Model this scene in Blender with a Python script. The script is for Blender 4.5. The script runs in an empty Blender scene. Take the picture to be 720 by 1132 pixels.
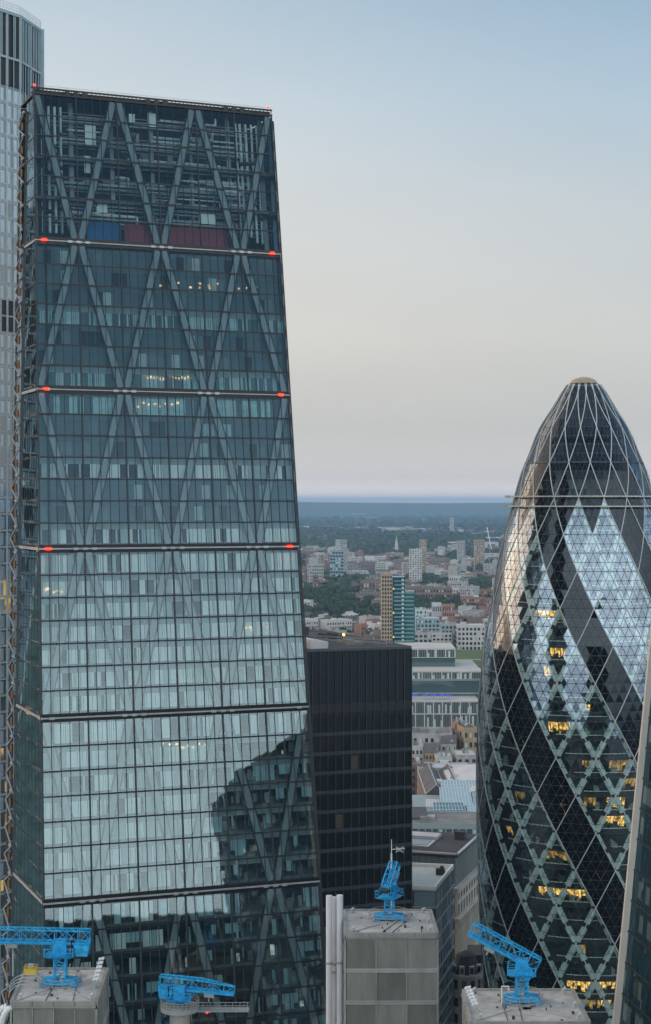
import bpy, math, random
from mathutils import Vector, Matrix
random.seed(7)
R = math.radians
F = 1830.0            # focal length of the view in pixels of the 720 x 1132 photograph
HZ = 556.0            # horizon row
CAMZ = 150.0
S = bpy.context.scene
COL = S.collection

# ------------------------------------------------------------------ camera
cd = bpy.data.cameras.new('camera'); cam = bpy.data.objects.new('camera', cd); COL.objects.link(cam)
cam.location = (0, 0, CAMZ); cam.rotation_euler = (R(90), 0, 0)
cd.sensor_fit = 'VERTICAL'; cd.sensor_height = 36; cd.lens = 36*F/1132
cd.shift_y = -(566-HZ)/1132
cd.clip_start = 1; cd.clip_end = 90000
S.camera = cam

# ------------------------------------------------------------------ world
SUN_DIR = Vector((-0.93, 0.36, 0.0)).normalized(); SUN_EL = R(9)
w = bpy.data.worlds.new('World'); S.world = w; w.use_nodes = True
nt = w.node_tree; nt.nodes.clear()
def N(t, **k):
    n = nt.nodes.new(t)
    for a, b in k.items(): setattr(n, a, b)
    return n
def ramp(node, stops):
    cr = node.color_ramp
    while len(cr.elements) > 1: cr.elements.remove(cr.elements[-1])
    for i, (p, c) in enumerate(stops):
        e = cr.elements[0] if i == 0 else cr.elements.new(p)
        e.position = p; e.color = (c[0], c[1], c[2], 1)
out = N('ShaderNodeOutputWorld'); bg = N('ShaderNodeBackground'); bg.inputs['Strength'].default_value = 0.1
nt.links.new(bg.outputs[0], out.inputs[0])
sky = N('ShaderNodeTexSky', sky_type='NISHITA'); sky.sun_disc = False
sky.sun_elevation = SUN_EL; sky.sun_rotation = math.atan2(SUN_DIR.x, SUN_DIR.y)
tc = N('ShaderNodeTexCoord'); sep = N('ShaderNodeSeparateXYZ'); nt.links.new(tc.outputs['Generated'], sep.inputs[0])
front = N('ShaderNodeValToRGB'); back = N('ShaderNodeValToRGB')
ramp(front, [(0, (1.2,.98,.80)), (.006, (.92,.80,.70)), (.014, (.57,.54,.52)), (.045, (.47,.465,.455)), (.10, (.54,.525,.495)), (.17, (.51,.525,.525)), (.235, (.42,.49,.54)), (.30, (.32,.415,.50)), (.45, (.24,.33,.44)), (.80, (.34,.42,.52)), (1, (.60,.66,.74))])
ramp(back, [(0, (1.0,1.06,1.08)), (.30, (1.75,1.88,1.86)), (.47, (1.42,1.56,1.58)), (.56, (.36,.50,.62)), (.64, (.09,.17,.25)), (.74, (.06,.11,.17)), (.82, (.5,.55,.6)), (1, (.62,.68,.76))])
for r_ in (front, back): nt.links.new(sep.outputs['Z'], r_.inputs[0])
def M_(op, a, b=None, clamp=False):
    m = N('ShaderNodeMath', operation=op); m.use_clamp = clamp
    for i, x in enumerate((a, b)):
        if x is None: continue
        if isinstance(x, (int, float)): m.inputs[i].default_value = x
        else: nt.links.new(x, m.inputs[i])
    return m.outputs[0]
# blend between the north-east sky in front and the south-west sky behind
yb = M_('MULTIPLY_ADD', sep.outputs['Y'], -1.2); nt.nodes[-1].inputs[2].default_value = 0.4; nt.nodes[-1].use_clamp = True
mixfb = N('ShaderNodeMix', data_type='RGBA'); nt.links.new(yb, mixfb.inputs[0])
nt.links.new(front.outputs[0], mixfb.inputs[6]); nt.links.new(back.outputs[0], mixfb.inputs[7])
# soft cloud mottling
noi = N('ShaderNodeTexNoise'); noi.inputs['Scale'].default_value = 2.2; noi.inputs['Detail'].default_value = 4
mp = N('ShaderNodeMapping'); mp.inputs['Scale'].default_value = (1, 1, 3.2); nt.links.new(tc.outputs['Generated'], mp.inputs[0]); nt.links.new(mp.outputs[0], noi.inputs[0])
mot = N('ShaderNodeMapRange'); nt.links.new(noi.outputs[0], mot.inputs[0])
mot.inputs[1].default_value = .3; mot.inputs[2].default_value = .7; mot.inputs[3].default_value = .94; mot.inputs[4].default_value = 1.06
sc1 = N('ShaderNodeVectorMath', operation='SCALE'); nt.links.new(mixfb.outputs[2], sc1.inputs[0]); nt.links.new(mot.outputs[0], sc1.inputs['Scale'])
# the sky is deeper blue towards the right (south-east), paler towards the sunset
xz = M_('MULTIPLY', sep.outputs['X'], sep.outputs['Z']); xz = M_('MULTIPLY', xz, M_('MAXIMUM', sep.outputs['Y'], 0.0)); xz = M_('MAXIMUM', M_('MINIMUM', xz, .08), -.05)
tint = N('ShaderNodeVectorMath', operation='MULTIPLY_ADD'); cx = N('ShaderNodeCombineXYZ')
for i_ in range(3): nt.links.new(xz, cx.inputs[i_])
nt.links.new(cx.outputs[0], tint.inputs[0]); tint.inputs[1].default_value = (-4.2, -2.4, -1.0); tint.inputs[2].default_value = (1, 1, 1)
tm = N('ShaderNodeVectorMath', operation='MULTIPLY'); nt.links.new(sc1.outputs[0], tm.inputs[0]); nt.links.new(tint.outputs[0], tm.inputs[1]); sc1 = tm
# sunset glow low in the west-north-west
dt = N('ShaderNodeVectorMath', operation='DOT_PRODUCT'); nrm = N('ShaderNodeVectorMath', operation='NORMALIZE')
nt.links.new(tc.outputs['Generated'], nrm.inputs[0]); nt.links.new(nrm.outputs[0], dt.inputs[0])
gd = Vector((SUN_DIR.x, SUN_DIR.y, 0.25)).normalized(); dt.inputs[1].default_value = gd
g1 = M_('POWER', M_('MAXIMUM', dt.outputs['Value'], 0.0), 60.0)
glow = N('ShaderNodeVectorMath', operation='SCALE'); glow.inputs[0].default_value = (.8, .34, .11); nt.links.new(g1, glow.inputs['Scale'])
add = N('ShaderNodeVectorMath', operation='ADD'); nt.links.new(sc1.outputs[0], add.inputs[0]); nt.links.new(glow.outputs[0], add.inputs[1])
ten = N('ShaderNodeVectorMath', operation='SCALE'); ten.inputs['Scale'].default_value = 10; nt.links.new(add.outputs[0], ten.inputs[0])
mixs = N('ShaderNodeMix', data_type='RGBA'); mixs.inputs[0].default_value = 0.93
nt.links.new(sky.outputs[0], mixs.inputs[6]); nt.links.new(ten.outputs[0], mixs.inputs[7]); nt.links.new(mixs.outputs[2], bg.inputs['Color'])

# ------------------------------------------------------------------ sun (diffuse evening light), exposure
sl = bpy.data.lights.new('sun', 'SUN'); sl.energy = 1.1; sl.angle = R(60); sl.color = (1, .62, .33)
so = bpy.data.objects.new('sun', sl); COL.objects.link(so)
sd = Vector((SUN_DIR.x*math.cos(R(22)), SUN_DIR.y*math.cos(R(22)), math.sin(R(22))))
so.rotation_euler = sd.to_track_quat('Z', 'Y').to_euler()
S.view_settings.view_transform = 'Standard'; S.view_settings.look = 'None'
S.view_settings.exposure = 0.42; S.view_settings.gamma = 1; S.view_settings.use_curve_mapping = False
S.cycles.transparent_max_bounces = 12; S.cycles.max_bounces = 8; S.cycles.caustics_reflective = False; S.cycles.caustics_refractive = False
S.cycles.sample_clamp_indirect = 6; S.cycles.volume_bounces = 1

# ------------------------------------------------------------------ materials
def newmat(name):
    m = bpy.data.materials.new(name); m.use_nodes = True
    return m, m.node_tree, m.node_tree.nodes, m.node_tree.links
def mat(name, c, rough=.6, metal=0, var=.15, scale=.4, emis=None, es=0, spec=.5, stretch=(1,1,1)):
    m, t, n, l = newmat(name); b = n['Principled BSDF']
    b.inputs['Roughness'].default_value = rough; b.inputs['Metallic'].default_value = metal
    b.inputs['Specular IOR Level'].default_value = spec
    if emis: b.inputs['Emission Color'].default_value = (*emis, 1); b.inputs['Emission Strength'].default_value = es
    if var:
        tcn = n.new('ShaderNodeTexCoord'); mpn = n.new('ShaderNodeMapping'); no = n.new('ShaderNodeTexNoise'); mr = n.new('ShaderNodeMapRange'); mx = n.new('ShaderNodeMix'); mx.data_type = 'RGBA'
        mpn.inputs['Scale'].default_value = stretch
        l.new(tcn.outputs['Object'], mpn.inputs[0]); l.new(mpn.outputs[0], no.inputs[0]); no.inputs['Scale'].default_value = scale; no.inputs['Detail'].default_value = 5; no.inputs['Roughness'].default_value = .65
        l.new(no.outputs[0], mr.inputs[0]); mr.inputs[1].default_value = .3; mr.inputs[2].default_value = .7
        l.new(mr.outputs[0], mx.inputs[0]); mx.inputs[6].default_value = (*[x*(1-var) for x in c], 1); mx.inputs[7].default_value = (*[min(1, x*(1+var)) for x in c], 1)
        l.new(mx.outputs[2], b.inputs['Base Color'])
    else: b.inputs['Base Color'].default_value = (*c, 1)
    return m
def glass(name, tint, refl, base=.3, rough=.02, ior=1.5, mx_=1):
    m, t, n, l = newmat(name); n.remove(n['Principled BSDF'])
    o = n['Material Output']; tr = n.new('ShaderNodeBsdfTransparent'); gl = n.new('ShaderNodeBsdfGlossy'); mx = n.new('ShaderNodeMixShader'); fr = n.new('ShaderNodeFresnel'); mr = n.new('ShaderNodeMapRange')
    tr.inputs[0].default_value = (*tint, 1); gl.inputs[0].default_value = (*refl, 1); gl.inputs['Roughness'].default_value = rough
    fr.inputs[0].default_value = ior; l.new(fr.outputs[0], mr.inputs[0]); mr.inputs[3].default_value = base; mr.inputs[4].default_value = mx_
    l.new(mr.outputs[0], mx.inputs[0]); l.new(tr.outputs[0], mx.inputs[1]); l.new(gl.outputs[0], mx.inputs[2]); l.new(mx.outputs[0], o.inputs[0])
    return m
def dglass(name, c, refl=.25, rough=.04, rc=(.85,.93,1), ior=1.5, mx_=1):        # glass with nothing seen behind it
    m, t, n, l = newmat(name); n.remove(n['Principled BSDF'])
    o = n['Material Output']; tr = n.new('ShaderNodeBsdfDiffuse'); gl = n.new('ShaderNodeBsdfGlossy'); mx = n.new('ShaderNodeMixShader'); fr = n.new('ShaderNodeFresnel'); mr = n.new('ShaderNodeMapRange')
    tr.inputs[0].default_value = (*c, 1); gl.inputs[0].default_value = (*rc, 1); gl.inputs['Roughness'].default_value = rough
    fr.inputs[0].default_value = ior; l.new(fr.outputs[0], mr.inputs[0]); mr.inputs[3].default_value = refl; mr.inputs[4].default_value = mx_
    l.new(mr.outputs[0], mx.inputs[0]); l.new(tr.outputs[0], mx.inputs[1]); l.new(gl.outputs[0], mx.inputs[2]); l.new(mx.outputs[0], o.inputs[0])
    return m
def emit(name, c, s, blobs=0):
    m, t, n, l = newmat(name); b = n['Principled BSDF']; b.inputs['Base Color'].default_value = (*[x*.04 for x in c], 1)
    b.inputs['Emission Color'].default_value = (*c, 1); b.inputs['Emission Strength'].default_value = s
    if blobs:
        tcn = n.new('ShaderNodeTexCoord'); no = n.new('ShaderNodeTexNoise'); mr = n.new('ShaderNodeMapRange')
        l.new(tcn.outputs['Object'], no.inputs[0]); no.inputs['Scale'].default_value = blobs; no.inputs['Detail'].default_value = 2
        l.new(no.outputs[0], mr.inputs[0]); mr.inputs[1].default_value = .35; mr.inputs[2].default_value = .65; mr.inputs[3].default_value = s*.12; mr.inputs[4].default_value = s
        l.new(mr.outputs[0], b.inputs['Emission Strength'])
    return m
MT = {
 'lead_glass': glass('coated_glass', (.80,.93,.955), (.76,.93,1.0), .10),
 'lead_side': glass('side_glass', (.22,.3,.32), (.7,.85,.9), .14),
 'mullion': mat('dark_mullion', (.018,.022,.026), .5, 0, .1),
 'steel_grey': mat('grey_steel', (.30,.335,.345), .5, .1, .12, .15),
 'brace_grey': mat('pale_grey_brace', (.32,.35,.36), .5, 0, .1, .2),
 'steel_light': mat('light_steel', (.42,.45,.48), .45, .2, .2, .3),
 'black': mat('black_metal', (.01,.011,.013), .5, 0, .1),
 'spandrel': mat('grey_spandrel', (.30,.36,.37), .6, 0, .1, .2),
 'blind_white': mat('white_blind', (.90,.94,.90), .8, 0, .08, .8),
 'blind_grey': mat('grey_blind', (.48,.55,.55), .8, 0, .12, .8),
 'blind_blue': mat('blue_grey_screen', (.10,.15,.175), .6, 0, .12, .3),
 'screen_grey': mat('grey_screen', (.16,.21,.235), .6, 0, .15, .3),
 'blind_cyan': mat('pale_cyan_blind', (.42,.62,.64), .8, 0, .2, .8),
 'room': mat('dark_room', (.03,.04,.043), .8, 0, .3, .3),
 'slab': mat('floor_slab', (.16,.18,.18), .8, 0, .15, .3),
 'warm': emit('warm_light', (1,.62,.3), 1.3, .9),
 'yellow': emit('yellow_light', (1,.60,.15), 1.5, 1.1),
 'yellow_dim': emit('dim_yellow_light', (1,.6,.14), .55, .55),
 'cool_lit': emit('cool_lit_room', (.75,.9,.8), .35, .8),
 'faint_lit': emit('faint_lit_window', (1,.7,.45), .012, .8),
 'red_lamp': emit('red_lamp', (1,.012,.003), 9),
 'orange_lamp': emit('orange_lamp', (1,.36,.05), 6),
 'red_panel': mat('dark_red_panel', (.30,.045,.06), .6, 0, .1),
 'blue_panel': mat('blue_panel', (.02,.13,.33), .6, 0, .1),
 'duct': mat('silver_duct', (.78,.82,.82), .45, .1, .15, .5),
 'white_paint': mat('white_paint', (.75,.76,.77), .5, 0, .1, .5),
 'lattice_orange': mat('orange_core_panel', (.26,.13,.05), .6, 0, .2, .3),
 'conc': mat('concrete', (.38,.37,.355), .85, 0, .28, .25),
 'conc_roof': mat('weathered_roof', (.42,.41,.395), .9, 0, .38, .35),
 'clad': mat('ribbed_cladding', (.31,.305,.285), .55, .2, .24, .5, stretch=(1,1,.25)),
 'clad_dark': mat('dark_ribbed_cladding', (.22,.217,.20), .55, .2, .24, .5, stretch=(1,1,.25)),
 'pipe': mat('white_pipe', (.72,.73,.78), .4, .1, .12, .3, stretch=(1,1,.2)),
 'blue': mat('crane_blue', (.014,.36,.70), .5, 0, .42, 1.6),
 'yellow_paint': mat('yellow_paint', (.75,.50,.03), .5, 0, .15, .8),
 'aviva': dglass('black_cladding', (.012,.016,.022), .04, .12),
 'aviva_win': dglass('black_window', (.003,.004,.005), .05, .03),
 'aviva_mul': mat('bronze_mullion', (.07,.08,.095), .45, .2, .1),
 'aviva_sp': mat('dark_spandrel', (.026,.033,.045), .5, .0, .12),
 'roof_grey': mat('grey_roof', (.20,.195,.19), .9, 0, .35, .12),
 'roof_dark': mat('dark_felt_roof', (.055,.055,.06), .9, 0, .4, .15),
 'roof_white': mat('white_roof', (.54,.54,.56), .7, 0, .12, .1),
 'stone': mat('pale_stone', (.50,.47,.42), .85, 0, .2, .2),
 'brick': mat('brown_brick', (.21,.145,.115), .9, 0, .25, .15),
 'brick_red': mat('red_brick', (.30,.165,.125), .9, 0, .25, .1),
 'brick_yellow': mat('yellow_brick', (.36,.27,.17), .9, 0, .22, .1),
 'render_white': mat('white_render', (.50,.485,.46), .8, 0, .12, .1),
 'beige': mat('beige_cladding', (.36,.28,.20), .7, 0, .15, .2),
 'slate': mat('slate_roof', (.105,.10,.105), .8, 0, .3, .2),
 'tile': mat('tile_roof', (.20,.125,.10), .85, 0, .3, .2),
 'win': dglass('city_window', (.02,.028,.035), .12, .1),
 'teal_glass': dglass('teal_cladding', (.012,.075,.085), .18, .08),
 'teal_light': dglass('pale_teal_cladding', (.03,.13,.13), .15, .1),
 'pale_glass': dglass('pale_glass', (.30,.42,.46), .22, .1),
 'green_glass': dglass('green_grey_glass', (.06,.10,.10), .08, .05),
 'louver': mat('green_louvre', (.13,.20,.20), .5, .2, .2, .8),
 'grass': mat('roof_grass', (.075,.115,.04), .95, 0, .4, .1),
 'asphalt': mat('asphalt', (.05,.05,.052), .9, 0, .2, .1),
 'pave': mat('paving', (.17,.16,.15), .9, 0, .2, .1),
 'leafA': mat('leaves_dark', (.028,.055,.022), .9, 0, .5, .15),
 'leafB': mat('leaves_mid', (.045,.078,.03), .9, 0, .5, .15),
 'bark': mat('bark', (.09,.065,.045), .9),
 'parasol': mat('blue_fabric', (.06,.12,.55), .8, 0, .1),
 'gh_glass': glass('clear_pane', (.90,.97,.95), (.64,.78,.97), .25, ior=1.22, mx_=.5),
 'gh_dark': dglass('dark_pane', (.006,.008,.010), .05, .03, (.6,.7,.82), 1.2, .35),
 'gh_dome': glass('dome_pane', (.13,.18,.23), (.34,.43,.55), .06, ior=1.18, mx_=.4),
 'gh_frame': mat('pane_frame', (.05,.055,.06), .5, .3, .1),
 'gh_tube': mat('white_diagrid', (.52,.55,.55), .5, 0, .05),
 'gh_a': mat('pale_green_frame', (.74,.92,.90), .6, 0, .1),
 'gh_slab': mat('slab_edge', (.035,.05,.05), .7, 0, .2),
 'gh_core': mat('core_wall', (.08,.125,.125), .8, 0, .5, .5),
 'sand_beam': mat('pale_edge_beam', (.60,.555,.50), .6, 0, .1, .15),
 'sc_glass': dglass('blue_black_glass', (.010,.030,.040), .05, .04, (.5,.7,.9), 1.18),
 'b22_glass': glass('silver_glass', (.85,.94,.98), (.85,.94,1), .22, ior=1.25),
 'crown_blue': mat('crown_panel', (.30,.40,.46), .5, .1, .12, .3),
 'b22_blind': mat('pale_blue_blind', (.72,.84,.90), .7, 0, .1, .3),
 'b22_pale': mat('pale_panel', (.52,.62,.68), .5, .1, .08, .2),
 'tarp_teal': mat('teal_netting', (.13,.42,.38), .7, 0, .2, .2),
}

# ------------------------------------------------------------------ mesh helpers
def P(px, py, D): return Vector(((px-360)/F*D, D, CAMZ-(py-HZ)/F*D))
def G(px, py):
    D = F*CAMZ/(py-HZ); return Vector(((px-360)/F*D, D, 0))
class MB:
    def __init__(s): s.v = []; s.f = []; s.m = []
    def face(s, pts, mi=0):
        k = len(s.v); s.v += [tuple(p) for p in pts]; s.f.append(tuple(range(k, k+len(pts)))); s.m.append(mi)
    def hexa(s, b, t, mi=0):            # b: four bottom points, t: four top points
        k = len(s.v); s.v += [tuple(p) for p in b]+[tuple(p) for p in t]
        n = len(b)
        s.f.append(tuple(range(k+n-1, k-1, -1))); s.f.append(tuple(range(k+n, k+2*n)))
        for i in range(n): j = (i+1) % n; s.f.append((k+i, k+j, k+n+j, k+n+i))
        s.m += [mi]*(n+2)
    def box(s, x0, x1, y0, y1, z0, z1, mi=0):
        s.hexa([(x0,y0,z0),(x1,y0,z0),(x1,y1,z0),(x0,y1,z0)], [(x0,y0,z1),(x1,y0,z1),(x1,y1,z1),(x0,y1,z1)], mi)
    def obox(s, o, u, v, L, W, z0, z1, mi=0):   # from corner o along u by L, v by W
        o = Vector((o[0], o[1], 0)); u = Vector((u[0], u[1], 0)); v = Vector((v[0], v[1], 0))
        c = [o, o+u*L, o+u*L+v*W, o+v*W]
        s.hexa([(p.x,p.y,z0) for p in c], [(p.x,p.y,z1) for p in c], mi)
    def bar(s, a, b, w, h=None, up=(0,0,1), mi=0):
        a = Vector(a); b = Vector(b); h = h or w; d = (b-a)
        if d.length < 1e-6: return
        d.normalize(); up = Vector(up)
        if abs(d.dot(up)) > .98: up = Vector((0,1,0))
        x = d.cross(up).normalized(); y = x.cross(d).normalized()
        q = [x*w/2*i+y*h/2*j for i, j in ((-1,-1),(1,-1),(1,1),(-1,1))]
        s.hexa([a+p for p in q], [b+p for p in q], mi)
    def tube(s, a, b, r, n=8, mi=0, r2=None):
        a = Vector(a); b = Vector(b); d = (b-a).normalized(); r2 = r if r2 is None else r2
        up = Vector((0,0,1)) if abs(d.z) < .95 else Vector((0,1,0))
        x = d.cross(up).normalized(); y = x.cross(d)
        q = [(x*math.cos(i*math.tau/n)+y*math.sin(i*math.tau/n)) for i in range(n)]
        s.hexa([a+p*r for p in q], [b+p*r2 for p in q], mi)
    def gable(s, o, u, v, L, W, z0, z1, mi=0, over=.3):   # ridge along u
        o = Vector((o[0], o[1], 0)); u = Vector((u[0], u[1], 0)); v = Vector((v[0], v[1], 0))
        c = [o-u*over-v*over, o+u*(L+over)-v*over, o+u*(L+over)+v*(W+over), o-u*over+v*(W+over)]
        r = [o-u*over+v*W/2, o+u*(L+over)+v*W/2]
        Z = lambda p, z: (p.x, p.y, z)
        s.face([Z(c[0],z0), Z(c[1],z0), Z(r[1],z1), Z(r[0],z1)], mi); s.face([Z(c[2],z0), Z(c[3],z0), Z(r[0],z1), Z(r[1],z1)], mi)
        s.face([Z(c[1],z0), Z(c[2],z0), Z(r[1],z1)], mi); s.face([Z(c[3],z0), Z(c[0],z0), Z(r[0],z1)], mi); s.face([Z(c[3],z0-.05), Z(c[2],z0-.05), Z(c[1],z0-.05), Z(c[0],z0-.05)], mi)
    def build(s, name, mats, parent=None, world=True):
        if not s.f: return None
        me = bpy.data.meshes.new(name)
        o0 = ORG.get(parent.name, Vector((0,0,0))) if (parent and world) else Vector((0,0,0))
        me.from_pydata([(a-o0.x, b-o0.y, c-o0.z) for a, b, c in s.v], [], s.f)
        if isinstance(mats, str): mats = [mats]
        for m in mats: me.materials.append(MT[m])
        me.polygons.foreach_set('material_index', s.m); me.update()
        o = bpy.data.objects.new(name, me); COL.objects.link(o)
        if parent: o.parent = parent
        ORG[o.name] = o0
        return o
ORG = {}
def tag(o, label, cat, group=None):
    o['label'] = label; o['category'] = cat
    if group: o['group'] = group
    return o
def thing(name, label, cat, loc=(0,0,0), group=None):
    o = bpy.data.objects.new(name, None); COL.objects.link(o); o.location = loc; o.empty_display_size = 2
    ORG[o.name] = Vector(loc); return tag(o, label, cat, group)
def kids(o): return [c for c in bpy.data.objects if c.parent == o]
KID = {}
def copy_thing(o, loc, rz=0, sc=(1,1,1), label=None, mats=None):
    def rec(a, par):
        c = a.copy(); COL.objects.link(c)
        if par: c.parent = par
        if a.name not in KID: KID[a.name] = kids(a)
        for k in KID[a.name]: rec(k, c)
        return c
    c = rec(o, None); c.location = loc; c.rotation_euler = (0,0,rz); c.scale = sc
    if label: c['label'] = label
    return c
def structure(o, kind='structure'): o['kind'] = kind; return o
def lerp(a, b, t): return a+(b-a)*t

# ================================================================== ground, hills
m, t, n, l = newmat('city_ground'); b = n['Principled BSDF']; b.inputs['Roughness'].default_value = .95
tcn = n.new('ShaderNodeTexCoord'); vo = n.new('ShaderNodeTexVoronoi'); vo.inputs['Scale'].default_value = .012; no = n.new('ShaderNodeTexNoise'); no.inputs['Scale'].default_value = .0016; no.inputs['Detail'].default_value = 6
l.new(tcn.outputs['Object'], vo.inputs[0]); l.new(tcn.outputs['Object'], no.inputs[0])
cr = n.new('ShaderNodeValToRGB'); l.new(no.outputs[0], cr.inputs[0]); ramp(cr, [(.35, (.035,.055,.03)), (.46, (.05,.07,.04)), (.50, (.11,.105,.10)), (.62, (.17,.155,.145))])
mx = n.new('ShaderNodeMix'); mx.data_type = 'RGBA'; mx.blend_type = 'MULTIPLY'; mx.inputs[0].default_value = .45
l.new(cr.outputs[0], mx.inputs[6]); l.new(vo.outputs['Color'], mx.inputs[7]); l.new(mx.outputs[2], b.inputs['Base Color'])
MT['ground'] = m
mb = MB(); mb.face([(-40000,-15000,0),(40000,-15000,0),(40000,45000,0),(-40000,45000,0)])
structure(mb.build('ground', 'ground'))
mb = MB(); prof = []
nx = 90
rr = random.Random(3)
MT['hill'] = mat('wooded_hill', (.035,.06,.03), .95, 0, .5, .002)
rowsY = [(16500, .0), (17500, .55), (18800, 1.0), (21000, .92), (24000, .0)]
ph = [rr.uniform(0, 6.28) for _ in range(5)]
def hill_h(x): return 150+9*math.sin(x/2100+ph[0])+6*math.sin(x/900+ph[1])+3*math.sin(x/420+ph[2])+1.5*math.sin(x/170+ph[3])+rr.uniform(-.8,.8)
xs = [-16000+i*32000/nx/1.0 for i in range(nx+1)]
hh = [hill_h(x) for x in xs]
for j in range(len(rowsY)-1):
    for i in range(nx):
        (y0, a0), (y1, a1) = rowsY[j], rowsY[j+1]
        mb.face([(xs[i],y0,hh[i]*a0-1),(xs[i+1],y0,hh[i+1]*a0-1),(xs[i+1],y1,hh[i+1]*a1-1),(xs[i],y1,hh[i]*a1-1)])
structure(mb.build('hills', 'hill'))

# ================================================================== raked glass office tower (wedge shaped)
def LFL(z): t = (z-CAMZ+64)/140; return Vector((-44.9-9.3*t, 264+44*t, z))
def LFR(z): t = (z-CAMZ+64)/140; return Vector((-1.2-9.5*t, 280+46*t, z))
VB = Vector((-.38, .925, 0))
def LBL(z):
    t = (z-CAMZ+64)/140; L = 23.7-17.5*t; return LFL(z)+VB*L
def LF(s_, z, off=0): return lerp(LFL(z), LFR(z), s_)+VB*off
LZ = [226.0, 197.55, 170.0, 142.15, 114.4, 86.0, 58.0, 30.0, 0.0]
L = thing('wedge_tower', 'tall raked glass office tower with zigzag braces and five storey-gap bands', 'skyscraper', (-20, 300, 0))
NP = 30; GAP = 1.0
def quadF(mb, s0, s1, z0, z1, off, mi=0, tilt=False):
    p = [LF(s0,z0,off), LF(s1,z0,off), LF(s1,z1,off), LF(s0,z1,off)]
    if tilt:
        a, b_ = random.gauss(0, .0016), random.gauss(0, .0018)
        p[0] += VB*(-a-b_); p[1] += VB*(a-b_); p[2] += VB*(a+b_); p[3] += VB*(-a+b_)
    mb.face(p, mi)
def barF(mb, s0, z0, s1, z1, off, wd, dp, mi=0):
    a, b_ = LF(s0,z0,off), LF(s1,z1,off); mb.bar(a, b_, wd, dp, up=VB, mi=mi)
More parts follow.
